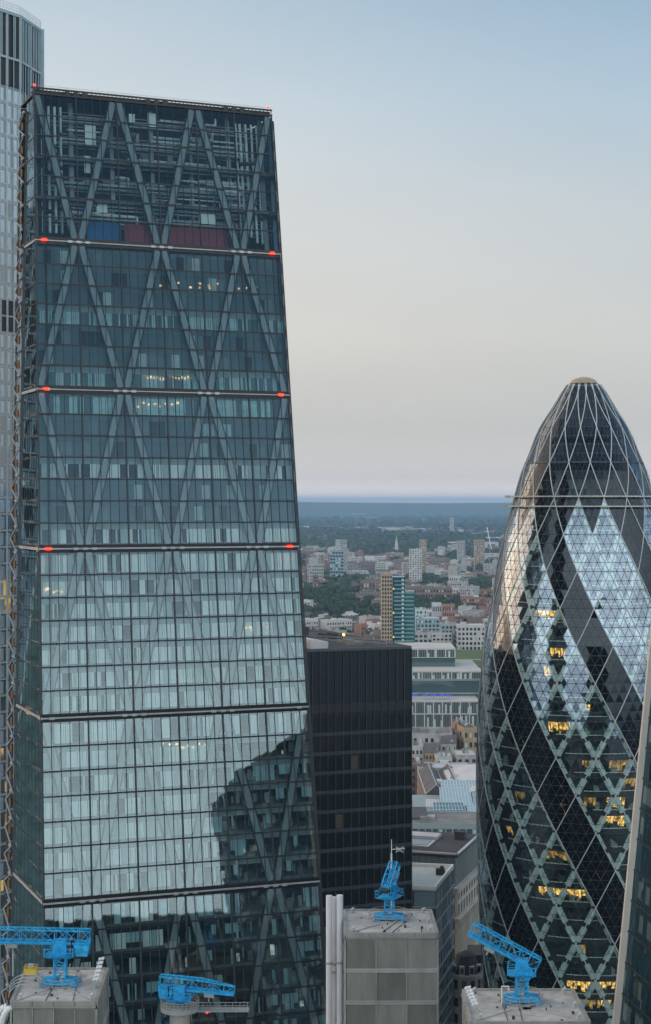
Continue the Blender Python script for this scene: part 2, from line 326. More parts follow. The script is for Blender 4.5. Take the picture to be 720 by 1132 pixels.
for lv in range(8):
    zt, zb = LZ[lv]-GAP*.6, LZ[lv+1]+GAP*.6
    if lv == 0: zt = LZ[0]
    rows = 7; rh = (zt-zb)/rows
    if lv == 7: zb = 8
    # zigzag mega braces of this level
    for i in range(6):
        up_left = (i % 2 == 0) ^ (lv % 2 == 1)
        z0, z1 = (zt, zb) if up_left else (zb, zt)
        br = MB(); barF(br, i/6+.012, z0, (i+1)/6-.012, z1, .6, 1.2, .4)
        bo_ = br.build('brace', 'brace_grey', L)
        for sg in (-1, 1):
            fg = MB(); ds = sg*.0148; barF(fg, i/6+.012+ds, z0, (i+1)/6-.012+ds, z1, .42, .14, .5); fg.build('edge_shade_bar', 'mullion', bo_)  # dark bars added to draw the shade along both brace edges
    for r_ in range(rows):
        a, b_ = zt-r_*rh, zt-(r_+1)*rh
        pane = MB(); mul = MB(); bl = MB(); sl_ = MB()
        for i in range(NP):
            quadF(pane, (i+.02)/NP, (i+.98)/NP, b_+.05, a-.05, 0, 0, True)
        for i in range(NP+1):
            big = i % 5 == 0
            barF(mul, i/NP, b_, i/NP, a, -.05, .24 if big else .08, .34 if big else .2)
        barF(mul, 0, b_, 1, b_, -.05, .2, .2)
        wr = pane.build('window_band', 'lead_glass', L)
        mul.build('mullion', 'mullion', wr)
        sl_.hexa([LF(0,b_-.2,1.7), LF(1,b_-.2,1.7), LF(1,b_-.2,12), LF(0,b_-.2,12)], [LF(0,b_+.25,1.7), LF(1,b_+.25,1.7), LF(1,b_+.25,12), LF(0,b_+.25,12)])
        if lv > 0 or r_ in (2, 4, 6): sl_.build('floor_slab', 'slab', L)
        if lv == 0: continue
        mode = 'white'
        if lv == 1: mode = {3: 'cyan', 6: 'cyan'}.get(r_, 'blue')
        if lv == 2: mode = {0: 'cyan', 1: 'blue1', 2: 'blue', 3: 'white', 4: 'blue', 5: 'blue', 6: 'white'}[r_]
        if lv >= 5: mode = 'dark'
        if lv == 4 and r_ > 0: mode = 'mix'
        if mode.startswith('blue'):
            quadF(bl, .002, .998, b_+.3, a-.1, 1.5, 2)
            quadF(bl, .002, .998, a-.9, a-.1, 1.44, 7)
            for i in range(30):
                q = random.random()
                if q < .26: quadF(bl, (i+.04)/30, (i+.96)/30, b_+.35, a-.95, 1.40, 3 if q < .10 else 7 if q < .22 else 5)
            for i in range(60):
                if random.random() < .25: quadF(bl, i/60, (i+.9)/60, b_+.35, a-.7, 1.42, 2)
            if mode == 'blue1':
                for i in range(38, 46): quadF(bl, i/60, (i+.85)/60, b_+.35, a-1.2, 1.38, 4)
        else:
            # ceiling zone
            quadF(bl, .002, .998, a-1.15 if r_ else a-.5, a-.1, 1.35, 0 if mode not in ('dark',) else 3)
            n2 = NP*4
            i = 0; bayq = [random.choice((0,0,0,.12,.3,-.25)) for _ in range(31)]
            while i < n2:
                wdt = random.choice((1,1,2,2,3,4)); pi = i/n2
                q = min(.999, max(0, random.random()+bayq[int(pi*10)*3]))
                if mode == 'white': k = 1 if q < .62 else (2 if q < .9 else 3)
                elif mode == 'cyan': k = 4 if q < .6 else (2 if q < .7 else 5)
                elif mode == 'mix':
                    dark = (pi > .62)
                    k = (1 if q < .62 else 2 if q < .9 else 3) if not dark else (4 if q < .20 else 3)
                else: k = (1 if (q < .3 and pi < .45 and r_ < 3) else 4 if q < (.5 if r_ in (3,4,5,0,1) else .25) else 3)
                top = a-1.15 if r_ else a-.5
                mi = {1: 1, 2: 5, 3: None, 4: 4, 5: 2}[k]
                bot = b_+.25
                if k == 4 and mode in ('dark', 'mix') and random.random() < .5: bot = b_+1.1
                if mi is not None:
                    quadF(bl, pi+.0008, min(1, (i+wdt)/n2)-.0008, bot, top, 1.5+random.uniform(-.05,.05), mi)
                i += wdt
            if lv >= 5 or mode == 'mix':      # furniture level clutter and odd lights behind dark glass
                for k in range(16):
                    s0 = random.uniform(.02, .96) if lv >= 5 else random.uniform(.63, .96)
                    q = random.random()
                    quadF(bl, s0, s0+random.uniform(.005,.02), b_+.3, b_+random.uniform(.9,2.2), random.uniform(2,6), 6 if q < .12 else (2 if q < .6 else 0))
        bo = bl.build('blind', ['spandrel','blind_white','blind_blue','room','blind_cyan','blind_grey','cool_lit','screen_grey'], wr)
    # warm lit room spots
    if lv in (1, 2, 3, 4):
        lt = MB()
        spots = {1: [(.45,.20,.36,.9),(.62,.2,.3,.4)], 2: [(.36,.02,.2,1)], 3: [(.74,.47,.14,.8),(.02,.2,.08,.8)], 4: [(.42,.14,.2,.8)]}[lv]
        for s0, fr, wd, q in spots:
            for k in range(9):
                ss = s0+wd*k/9+random.uniform(0,.01); zz = zt-(zt-zb)*(fr)-random.uniform(.2,1.4)
                if random.random() < q: quadF(lt, ss, ss+random.uniform(.004,.012), zz-.35, zz, 1.3)
        if lv == 1:
            for k in range(16):
                ss = .42+.2*k/16; zz = zb+2.2+random.uniform(0,.5); quadF(lt, ss, ss+.005, zz-.5, zz, 1.3)
        lt.build('ceiling_light', 'warm', L)
    # storey gap band: rail and node blocks
    if lv < 7:
        zz = LZ[lv+1]
        ln = MB(); barF(ln, -.004, zz, 1.004, zz, .25, 1.25, .5)
        gb = ln.build('gap_beam', 'black', L)
        rl = MB(); barF(rl, -.004, zz+.02, 1.004, zz+.02, -.12, .16 if lv < 2 else .24, .2); 
        rl.build('rail', 'steel_light', gb)
        nb = MB()
        for i in range(0, 7):
            for dsp in (-.035, 0, .035):
                s_ = i/6+dsp
                if ((i % 2 == 1) ^ (lv % 2 == 1)) and 0 < s_ < 1: barF(nb, s_-.009, zz, s_+.009, zz, -.3, .42, .25)
        nb.build('node_block', 'steel_light', gb)
        ls = MB(); a = LFL(zz); b_ = LBL(zz); ls.bar(a, b_, .25, .5); ls.build('side_rail', 'steel_light', gb)
        if lv < 3:
            for s_ in (.03, .965):
                rb = MB(); c = LF(s_, zz+.05, -.5); rb.hexa([c+Vector(q) for q in ((-.4,-.2,-.18),(.4,-.2,-.18),(.4,.2,-.18),(-.4,.2,-.18))], [c+Vector(q) for q in ((-.4,-.2,.18),(.4,-.2,.18),(.4,.2,.18),(-.4,.2,.18))])
                rb.build('beacon_lamp', 'red_lamp', L)
# machinery behind the open top level
zt, zb = LZ[0], LZ[1]
for i in range(7):
    c_ = MB(); barF(c_, i/6 if 0 < i < 6 else (.02 if i == 0 else .98), zb, i/6 if 0 < i < 6 else (.02 if i == 0 else .98), zt, 4.5, .8, .8); c_.build('column', 'steel_grey', L)
bm_ = MB()
for k, zz in enumerate([zt-3.2, zt-7.5, zt-11.8, zt-16.3, zt-20.5, zt-23.2]):
    for off in (3.2, 7.5):
        s0, s1 = (.0, 1) if off > 5 else (.12, .9)
        barF(bm_, s0, zz, s1, zz, off, .5, .5); barF(bm_, s0, zz+.9, s1, zz+.9, off, .12, .12)
        barF(bm_, s0, zz-.75, s1, zz-.75, off, .25, .3)
bm_.build('platform_beam', 'steel_grey', L)
pm = MB()
for k in range(46):
    s0 = random.uniform(.12, .8); ln = random.uniform(.05, .28); zz = random.choice([zt-2.4, zt-6, zt-10.4, zt-14.4, zt-15.2, zt-18.7, zt-22])+random.uniform(-.7,.7)
    off = random.uniform(2.4, 7); r_ = random.uniform(.12,.32)
    a, b_ = LF(s0,zz,off), LF(min(.93,s0+ln),zz,off); pm.tube(a, b_, r_, 8)
    if random.random() < .6: pm.tube(b_, b_+Vector((0,0,random.choice((-1.6,1.4,-3)))), r_, 8)
pm.build('pipework', 'duct', L)
for grp, ss in (('left', (.045,.07,.095,.118)), ('right', (.86,.88,.905,.93,.955))):
    for s_ in ss:
        vp = MB(); z0 = zt-1.4; 
        while z0 > zb+3:
            ln = random.uniform(4.5, 9); z1 = max(zb+2, z0-ln); vp.tube(LF(s_,z0,3), LF(s_,z1,3), .27, 8); z0 = z1-.9
        vp.build('riser_pipe', 'duct', L)
tk = MB()
for k in range(60):
    s0 = random.uniform(.1, .9); zz = random.choice([zt-7.2, zt-11.5, zt-16, zt-20.2, zt-23])+.3; h_ = random.uniform(.6, 2.8); wd = random.uniform(.008, .04)
    off = random.uniform(5, 9); a = LF(s0,zz,off); b_ = LF(s0+wd,zz,off)
    tk.hexa([a, b_, b_+VB*1.5, a+VB*1.5], [p+Vector((0,0,h_)) for p in (a, b_, b_+VB*1.5, a+VB*1.5)], random.choice((0,0,1,1,2)))
tk.build('plant_unit', ['room','steel_grey','blind_grey'], L)
wt = MB()  # white panels standing in for bright sky seen through the plant level
for s0, s1, z0, z1 in ((.215,.26,.30,.16),(.21,.235,.50,.38),(.245,.27,.50,.39),(.355,.385,.14,.02),(.40,.425,.12,.05),(.48,.52,.13,.03),(.26,.30,.77,.70),(.68,.75,.80,.73),(.64,.665,.1,.05)):
    quadF(wt, s0, s1, zt-(zt-zb)*z0, zt-(zt-zb)*z1, 2.6)
wt.build('sky_gap_panel', 'blind_white', L)
for s0, s1, m_ in ((.215,.345,'blue_panel'),(.365,.80,'red_panel')):
    pp = MB(); quadF(pp, s0, s1, zb+.9, zb+4.6, 2.2); pp.build('coloured_panel', m_, L)
# back wall of the plant level: dark with openings to the sky
bw = MB()
for i in range(15):
    for k in range(8):
        if (i, k) in ((3,5),(3,4),(7,7),(5,7),(9,7)) : continue
        quadF(bw, i/15, (i+1)/15, lerp(zb,zt,k/8), lerp(zb,zt,(k+1)/8), 12)
bw.build('rear_wall', 'room', L)
# interior dark core below
cw = MB()
for lv in range(1, 8): quadF(cw, 0, 1, LZ[lv+1], LZ[lv], 9)
cw.build('core_wall', 'room', L)
# roof and rim truss
rf = MB(); zr = LZ[0]+.2
rf.hexa([LF(0,zr,.3), LF(1,zr,.3), LF(1,zr,12.2), LF(0,zr,12.2)], [LF(0,zr+.3,.3), LF(1,zr+.3,.3), LF(1,zr+.3,12.2), LF(0,zr+.3,12.2)]); roof = rf.build('roof', 'roof_dark', L)
rt = MB(); barF(rt, 0, zr+.6, 1, zr+.6, .6, .75, .1)
barF(rt, -.012, zr+1.2, 1.004, zr+1.2, -.1, .3, .3); barF(rt, -.012, zr+.1, 1.004, zr+.1, -.1, .35, .3)
for i in range(61): barF(rt, i/60, zr+.1, i/60, zr+1.2, -.05, .12, .12)
for i in (1,3,5):
    for d_ in (-.035, 0, .035): barF(rt, i/6+d_-.01, zr+.6, i/6+d_+.01, zr+.6, -.25, .8, .3)
rt.build('rim_truss', 'black', L)
gr_ = MB(); barF(gr_, -.012, zr+1.9, 1.004, zr+1.9, .5, .06, .06)
for i in range(31): barF(gr_, i/30, zr+1.2, i/30, zr+1.9, .5, .04, .04)
gr_.build('guard_rail', 'steel_light', L)
for s_ in (0.0, .985):
    c = LF(s_, zr+1.5, -.3); rb = MB(); rb.tube(c, c+Vector((0,0,.3)), .18, 8); rb.build('beacon_lamp', 'red_lamp', L)
# side face (west) and open ladder frame at its back edge
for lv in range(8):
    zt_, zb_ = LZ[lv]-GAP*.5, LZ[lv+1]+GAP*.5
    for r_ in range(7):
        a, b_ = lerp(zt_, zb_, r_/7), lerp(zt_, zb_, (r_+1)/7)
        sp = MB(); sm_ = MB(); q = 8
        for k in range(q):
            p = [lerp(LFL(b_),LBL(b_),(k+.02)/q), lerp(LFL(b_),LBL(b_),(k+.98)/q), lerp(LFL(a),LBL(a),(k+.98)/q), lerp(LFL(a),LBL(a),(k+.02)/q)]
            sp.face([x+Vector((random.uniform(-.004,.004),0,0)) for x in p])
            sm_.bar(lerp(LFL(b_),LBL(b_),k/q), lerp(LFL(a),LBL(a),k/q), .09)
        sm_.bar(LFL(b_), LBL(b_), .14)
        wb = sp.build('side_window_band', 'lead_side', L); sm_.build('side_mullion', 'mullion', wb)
inn = MB()
off = Vector((1.8,.7,0))
for k in range(8): inn.face([LFL(LZ[k+1])+off, LBL(LZ[k+1])+off, LBL(LZ[k])+off, LFL(LZ[k])+off])
inn.build('side_blind_wall', 'room', L)
ly = MB()
for (za, zb2, s0, s1, m_) in ((140.6,137.2,.14,.66,0),(117,115.2,.2,.9,1),(116,111.5,.2,.95,1),(135.8,134.2,.25,.35,1),(146,140,.4,.5,1)):
    o2 = Vector((1.2,.5,0)); ly.face([lerp(LFL(zb2),LBL(zb2),s0)+o2, lerp(LFL(zb2),LBL(zb2),s1)+o2, lerp(LFL(za),LBL(za),s1)+o2, lerp(LFL(za),LBL(za),s0)+o2], m_)
ly.build('lit_room', ['yellow','yellow_dim'], L)
ld = MB(); lk = MB(); lo = MB()
W_ = Vector((-.38,.925,0))*5.5
for k in range(48):
    z0, z1 = 224-k*4.6, 224-(k+1)*4.6
    if z1 < 2: break
    A0, A1, B0, B1 = LBL(z0), LBL(z1), LBL(z0)+W_, LBL(z1)+W_
    ld.bar(A0, A1, .35, .5); ld.bar(B0, B1, .35, .5)
    ld.bar(A0, B0, .35, .3)
    o_ = Vector((-.45,-.15,0)); Mi = lerp(B0,B1,.5)+o_
    lk.bar(A0+o_, Mi, .2, .2); lk.bar(A1+o_, Mi, .2, .2); lk.bar(A0+o_*1.2-VB*.2, A0+o_*1.2+VB*1.4, .3, .35)
    mid = lerp(A0,B1,.55); lo = MB(); lo.bar(mid+o_*.3+Vector((0,0,.9)), mid+o_*.3-Vector((0,0,.5)), .4, .9); lo.build('core_panel', 'lattice_orange', L)
ld.build('ladder_frame', 'mullion', L); lk.build('ladder_brace', 'steel_light', L)
# north core slab behind the ladder
nc = MB()
A, B = LBL(226)+VB*.8+Vector((1.2,0.5,0)), LBL(0)+VB*.8+Vector((1.2,0.5,0))
q = Vector((3.4,8.3,0))
nc.hexa([B, B+Vector((40,16,0)), B+Vector((40,16,0))+VB*12, B+VB*5.5], [A, A+Vector((40,16,0)), A+Vector((40,16,0))+VB*12, A+VB*5.5])
nc.build('lift_core', 'black', L)
# right side closing wall
rw = MB()
for k in range(8): rw.face([LFR(LZ[k+1]), LFR(LZ[k+1])+VB*12, LFR(LZ[k])+VB*12, LFR(LZ[k])])
rw.build('east_glazing', 'sc_glass', L)
er = MB()
for k in range(52):
    z0, z1 = 225-k*4.2, 225-(k+1)*4.2
    if z1 < 2: break
    o_ = Vector((.35,.12,0)); er.bar(LFR(z0)+o_, LFR(z1)+o_, .22, .3); er.bar(LFR(z0), LFR(z0)+o_, .2, .25); er.bar(LFR(z0)+o_*.6, LFR(z1)+o_*.1, .14)
er.build('edge_ladder', 'mullion', L)

# ================================================================== silver faceted tower on the left
Bt = thing('faceted_tower', 'silver faceted glass tower with dark louvred crown cut by the left edge', 'skyscraper', (-90, 380, 0))
Cn = [Vector((-89,340,0)), Vector((-71.8,365,0)), Vector((-68.3,370,0)), Vector((-65.6,381,0)), Vector((-66.5,386,0)), Vector((-75,410,0)), Vector((-120,420,0)), Vector((-130,340,0))]
ztop = 259.0
facets = [(Cn[0],Cn[2],18),(Cn[2],Cn[3],8),(Cn[3],Cn[4],2)]
FH = 3.65
def fq(mb, a, b_, s0, s1, z0, z1, off=0, mi=0, tilt=0):
    d = (b_-a).normalized(); nn = Vector((d.y, -d.x, 0))
    tl = [random.uniform(-tilt,tilt) for _ in range(2)]
    p0, p1 = lerp(a,b_,s0)+nn*(off), lerp(a,b_,s1)+nn*(off)
    mb.face([p0+nn*tl[0]+Vector((0,0,z0)), p1-nn*tl[0]+Vector((0,0,z0)), p1+nn*(tl[1]-tl[0])+Vector((0,0,z1)), p0+nn*(tl[1]+tl[0])+Vector((0,0,z1))], mi)
zf = ztop-16.5
flo = 0
while zf > 2:
    z1, z0 = zf, zf-FH
    mech = 186 < (z0+z1)/2 < 194
    pa = MB(); mu = MB(); bd = MB()
    for a, b_, n_ in facets:
        d = (b_-a).normalized(); nn = Vector((d.y,-d.x,0))
        for i in range(n_):
            fq(pa, a, b_, (i+.04)/n_, (i+.96)/n_, z0+.2, z1-.12, 0, 0, .008)
            if mech:
                fq(bd, a, b_, (i+.3)/n_, (i+.95)/n_, z0, z1, .06, 1)
            else:
                q = random.random(); low = z0 < 105
                if q < (.82 if not low else .3): fq(bd, a, b_, (i+.12)/n_, (i+(.75 if q < .4 else .92))/n_, z0+.35, z1-.6, -.5, 0)
                elif q > .97 and low: fq(bd, a, b_, (i+.1)/n_, (i+.9)/n_, z0+.4, z1-.8, -.8, 2)
            p = lerp(a,b_,i/n_)+nn*.1; mu.bar(p+Vector((0,0,z0)), p+Vector((0,0,z1)), .16 if i % 4 else .34, .22)
        mu.bar(a+nn*.05+Vector((0,0,z0)), b_+nn*.05+Vector((0,0,z0)), .2, .35)
        fq(bd, a, b_, 0, 1, z0-.3, z0+.2, -.9, 3)
        if 127.5 < (z0+z1)/2 < 132 : fq(bd, a, b_, .3, .97, z0+.2, z1-.3, -.7, 2)
    fo = pa.build('window_band', 'b22_glass', Bt); mu.build('mullion', 'steel_light', fo); bd.build('blind', ['b22_blind','black','yellow_dim','b22_pale'], fo)
    zf -= FH
body = MB()
inset = [Cn[0]+Vector((-1,3,0)), Cn[2]+Vector((-2.5,1.5,0)), Cn[3]+Vector((-2.5,0,0)), Cn[4]+Vector((-2,0,0)), Cn[5]+Vector((-2,0,0)), Cn[6], Cn[7]]
body.hexa([p for p in inset], [p+Vector((0,0,ztop-1)) for p in inset]); body.build('inner_wall', 'gh_core', Bt)
cr_ = MB(); cd_ = MB(); fin = MB()
for a, b_, n_ in facets:
    d = (b_-a).normalized(); nn = Vector((d.y,-d.x,0))
    fq(cd_, a, b_, 0, 1, ztop-16.5, ztop-.4, -.1, 0)
    for i in range(n_+1):
        p = lerp(a,b_,i/n_)+nn*.12
        wd = .55 if i % 4 == 0 else .16
        if n_ == 2: wd = 1.4
        fin.bar(p+Vector((0,0,ztop-16.5)), p+Vector((0,0,ztop)), wd, .4)
        if i % 4: fin.bar(p+d*.45+Vector((0,0,ztop-10)), p+d*.45+Vector((0,0,ztop-.6)), .22, .25)
    fin.bar(a+nn*.1+Vector((0,0,ztop-.3)), b_+nn*.1+Vector((0,0,ztop-.3)), .4, .7); cr_.bar(a+Vector((0,0,ztop-10.3)), b_+Vector((0,0,ztop-10.3)), .5, .5)
    for k in (.7, 1.3, 1.9): cr_.bar(a+Vector((0,0,ztop+k)), b_+Vector((0,0,ztop+k)), .06)
    for i in range(n_*2+1): p = lerp(a,b_,i/n_/2); cr_.bar(p+Vector((0,0,ztop)), p+Vector((0,0,ztop+1.9)), .06)
cd_.build('louvre_wall', 'black', Bt); fin.build('crown_fin', 'crown_blue', Bt); cr_.build('parapet_rail', 'steel_light', Bt)

# ================================================================== black slab tower
AU = Vector((.93,.36,0)).normalized(); AV = Vector((-.38,.925,0)).normalized()
A0 = Vector((21.0,404,0)) - AU*46
Av = thing('black_tower', 'plain black office tower with dark window rows behind the wedge tower', 'skyscraper', tuple(A0))
ah = 115.1; aw, ad = 46.0, 54.0
bd = MB(); bd.obox(A0, AU, AV, aw, ad, 0, ah-.6); bd.build('body', 'aviva', Av)
rf = MB(); rf.obox(A0+AU*.4+AV*.4, AU, AV, aw-.8, ad-.8, ah-.6, ah-.15); rf.build('roof', 'roof_dark', Av)
pp = MB()
for o_, u_, L_ in ((A0,AU,aw),(A0+AV*(ad-.4),AU,aw),(A0,AV,ad),(A0+AU*(aw-.4),AV,ad)):
    pp.obox(o_, u_, AV if u_ == AU else AU, L_, .4, ah-.6, ah)
pp.build('parapet', 'aviva_mul', Av)
FN = -AV
ncol = 23; zb0 = ah-13.2
fl = 4.65
zz = zb0
dk = MB(); dk.obox(A0+FN*.05, AU, -AV, aw, .02, zb0-2.2, zb0); dk.build('louvre_band', 'black', Av)
zz -= 3.4
while zz > 3:
    wn = MB()
    for i in range(ncol):
        a = A0+AU*(aw*(i+.08)/ncol)+FN*.06; b_ = A0+AU*(aw*(i+.92)/ncol)+FN*.06
        t1, t2 = random.uniform(-.03,.03), random.uniform(-.03,.03)
        wn.face([a+Vector((0,t1,zz-3.3)), b_+Vector((0,-t1,zz-3.3)), b_+Vector((0,t2,zz)), a+Vector((0,t2+t1,zz))], 1 if (random.random() < .05 and i < 16 and 40 < zz < 92) else 0)
    wo = wn.build('window_band', ['aviva_win','faint_lit'], Av)
    sp = MB(); sp.obox(A0+FN*.12, AU, FN*-1, aw, .1, zz-4.2, zz-3.4); sp.build('spandrel', 'aviva_sp', wo)
    zz -= fl
ml = MB()
for i in range(ncol+1):
    p = A0+AU*(aw*i/ncol)+FN*.2; ml.bar(p, p+Vector((0,0,ah-.7)), .14, .3)
ml.build('mullion', 'aviva_mul', Av)
def on_av(s_, t_, z=0): return A0+AU*aw*s_+AV*ad*t_+Vector((0,0,ah-.15+z))
for s0, t0, sw, tw, h_, m_ in ((.05,.1,.2,.6,3.2,'steel_grey'),(.45,.05,.1,.3,1.6,'roof_white'),(.35,.25,.16,.2,2.0,'steel_light'),(.55,.5,.1,.12,3.4,'roof_dark'),(.4,.62,.3,.12,2.6,'steel_grey'),(.72,.18,.1,.14,.7,'roof_grey'),(.63,.78,.08,.1,3,'roof_white'),(.25,.4,.2,.3,1.8,'roof_white'),(.8,.5,.05,.2,.9,'roof_dark')):
    pl = MB(); p = on_av(s0,t0); pl.obox(p, AU, AV, aw*sw, ad*tw, p.z, p.z+h_); pl.obox(p+AU*.3+AV*.3, AU, AV, aw*sw*.4, ad*tw*.5, p.z+h_, p.z+h_+.5); pl.build('roof_plant', m_, Av)
tr = MB()
for s0, t0, s1, t1 in ((.3,.95,.95,.12),(.32,.9,.9,.08),(.3,.95,.5,.97),(.4,.2,.6,.9)):
    a, b_ = on_av(s0,t0,.5), on_av(s1,t1,.5); tr.bar(a, b_, .12, .12); tr.bar(a+Vector((0,0,.8)), b_+Vector((0,0,.8)), .1, .1)
    for k in range(15): p = lerp(a,b_,k/14); tr.bar(p-Vector((0,0,.5)), p+Vector((0,0,.8)), .1)
tr.build('cradle_track', 'steel_grey', Av)
for s0, t0 in ((.62,.9),(.80,.38)):
    lm = MB(); p = on_av(s0,t0,1.4); lm.tube(p, p+Vector((0,0,.5)), .28, 8); lo_ = lm.build('obstruction_lamp', 'orange_lamp', Av)
    st = MB(); st.tube(p-Vector((0,0,1.4)), p, .08, 6); st.tube(p-Vector((0,0,.05)), p+Vector((0,0,.02)), .5, 10); st.build('lamp_post', 'steel_grey', lo_)
# ================================================================== bullet shaped tower
GC = Vector((65.84, 422.0, 0)); K = 422/F
prof = [(417,0),(417.6,6.5),(421,14.5),(434,24.5),(450,34),(475,49.5),(503,60.5),(522,68.5),(547,75.5),(578,84),(605,91),(636,97.5),(678,103.5),(707,109.5),(751,114),(795,117),(840,118.2),(906,118.2),(967,116.8),(1013,115),(1074,111.5),(1132,106.5),(1210,98)]
# catmull style smoothing of the table
def Rad(z):
    y = HZ-(z-CAMZ)/K
    if y <= prof[0][0]: return 0.0
    for i in range(len(prof)-1):
        if prof[i][0] <= y <= prof[i+1][0]:
            p0 = prof[max(1,i-1)]; p1 = prof[i]; p2 = prof[i+1]; p3 = prof[min(len(prof)-1,i+2)]
            t_ = (y-p1[0])/(p2[0]-p1[0])
            if i < 2: return lerp(p1[1],p2[1],t_)*K
            m1 = (p2[1]-p0[1])/(p2[0]-p0[0])*(p2[0]-p1[0]); m2 = (p3[1]-p1[1])/(p3[0]-p1[0])*(p2[0]-p1[0])
            h = lambda a, b_, c, d: a*p1[1]+b_*m1+c*p2[1]+d*m2
            t2, t3 = t_*t_, t_**3
            return h(2*t3-3*t2+1, t3-2*t2+t_, -2*t3+3*t2, t3-t2)*K
    return prof[-1][1]*K
VA = math.atan2(GC.x, GC.y)       # view azimuth towards the tower
def GP(th, z, dr=0):              # th degrees, 0 faces the photographer, positive to the right
    a = R(th)-VA; r_ = max(0.05, Rad(z)+dr); return Vector((GC.x+r_*math.sin(a), GC.y-r_*math.cos(a), z))
FLH = 4.45; Z0 = CAMZ+1.2; PH = -4.0
def ZN(n_): return Z0-FLH*n_
GK = thing('bullet_tower', 'bullet shaped glass tower with spiralling dark bands and pointed dome', 'skyscraper', (GC.x, GC.y, 0))
def cell(th, n_):
    a = math.floor((th-PH-5*n_)/20); b_ = math.floor((th-PH+5*n_)/20)
    return a, 2*(b_-a-1)
NMIN, NMAX = -6.5, 33
k = NMIN
row = 0
TOPZ = CAMZ+(HZ-421)*K
while k < NMAX:
    z1, z0 = ZN(k), ZN(k+1)       # one storey = two half rows
    z1 = min(z1, TOPZ)
    if z0 < 0: z0 = 0
    gl = MB(); frm = MB()
    zs = [(z1, (z1+z0)/2, k), ((z1+z0)/2, z0, k+.5)]
    for (a_, b__, kk) in zs:
        odd = int(round(kk*2)) % 2
        o0 = PH+(2.5 if odd else 0); o1 = PH+(0 if odd else 2.5)
        for i in range(72):
            for tri in (0, 1):
                if tri == 0: tp = [(o0+5*i, a_), (o0+5*i+5, a_), (o0+5*i+2.5, b__)]; cn = kk+.17
                else: tp = [(o1+5*i, b__), (o1+5*i-5, b__) , (o1+5*i-2.5, a_)]; cn = kk+.33
                ct = sum(p[0] for p in tp)/3
                ca, ntop = cell(ct, cn)
                pts = [GP(th, z) for th, z in tp]
                if (pts[0]-pts[1]).length < .25: continue
                c = (pts[0]+pts[1]+pts[2])/3
                dark = (ca % 3 == 1)
                if cn < -2: mi = 2
                elif cn < 0 or ntop < 0: mi = 1
                else: mi = 1 if dark else 0
                j = c-Vector((GC.x, GC.y, c.z)); j.normalize()
                ip = [lerp(p, c, .10)-j*.03+j*random.uniform(-.022,.022) for p in pts]
                gl.face(ip if tri == 0 else ip, mi)
                for e in range(3):
                    e2 = (e+1) % 3
                    i1, i2 = lerp(pts[e], c, .085), lerp(pts[e2], c, .085)
                    frm.face([pts[e], pts[e2], i2, i1])
    go = gl.build('window_ring', ['gh_glass','gh_dark','gh_dome'], GK)
    fo = frm.build('frame', 'gh_frame', go)
    k += 1
def strip(mb, pts, wd):
    for a, b_ in zip(pts[:-1], pts[1:]):
        if (a-b_).length > .01:
            c = (a+b_)/2-Vector((GC.x,GC.y,(a.z+b_.z)/2)); mb.bar(a, b_, wd, wd*.8, up=c.normalized() if c.length > .01 else (0,0,1))
for fam in (0, 1):
    for q in range(18):
        tb = MB(); ib = MB()
        n_ = NMIN; pts = []; inn = []
        while n_ <= NMAX:
            z = max(0.3, min(ZN(n_), TOPZ)); th = PH+20*q+(5*n_ if fam == 0 else -5*n_)
            pts.append(GP(th, z, .06)); 
            if n_ >= 0: inn.append((n_, GP(th, z, -.75), th))
            n_ += .5
        strip(tb, pts, .20)
        tb.build('diagrid_line', 'gh_tube', GK)
        for (na, a, ta), (nb_, b_, tb_) in zip(inn[:-1], inn[1:]):
            c = (a+b_)/2-Vector((GC.x,GC.y,(a.z+b_.z)/2)); e = (b_-a)*.06
            if int(na*2) % 2 == 0: a = a+(b_-a)*.22
            else: b_ = b_-(b_-a)*.22
            ca, nt_ = cell((ta+tb_)/2+.6, (na+nb_)/2); cb, nt2 = cell((ta+tb_)/2-.6, (na+nb_)/2)
            if (ca % 3 == 1 and cb % 3 == 1) or (nt_ < 0 and nt2 < 0): continue
            ib.bar(a, b_, 1.45, .25, up=c.normalized())
        ib.build('inner_frame', 'gh_a', GK)
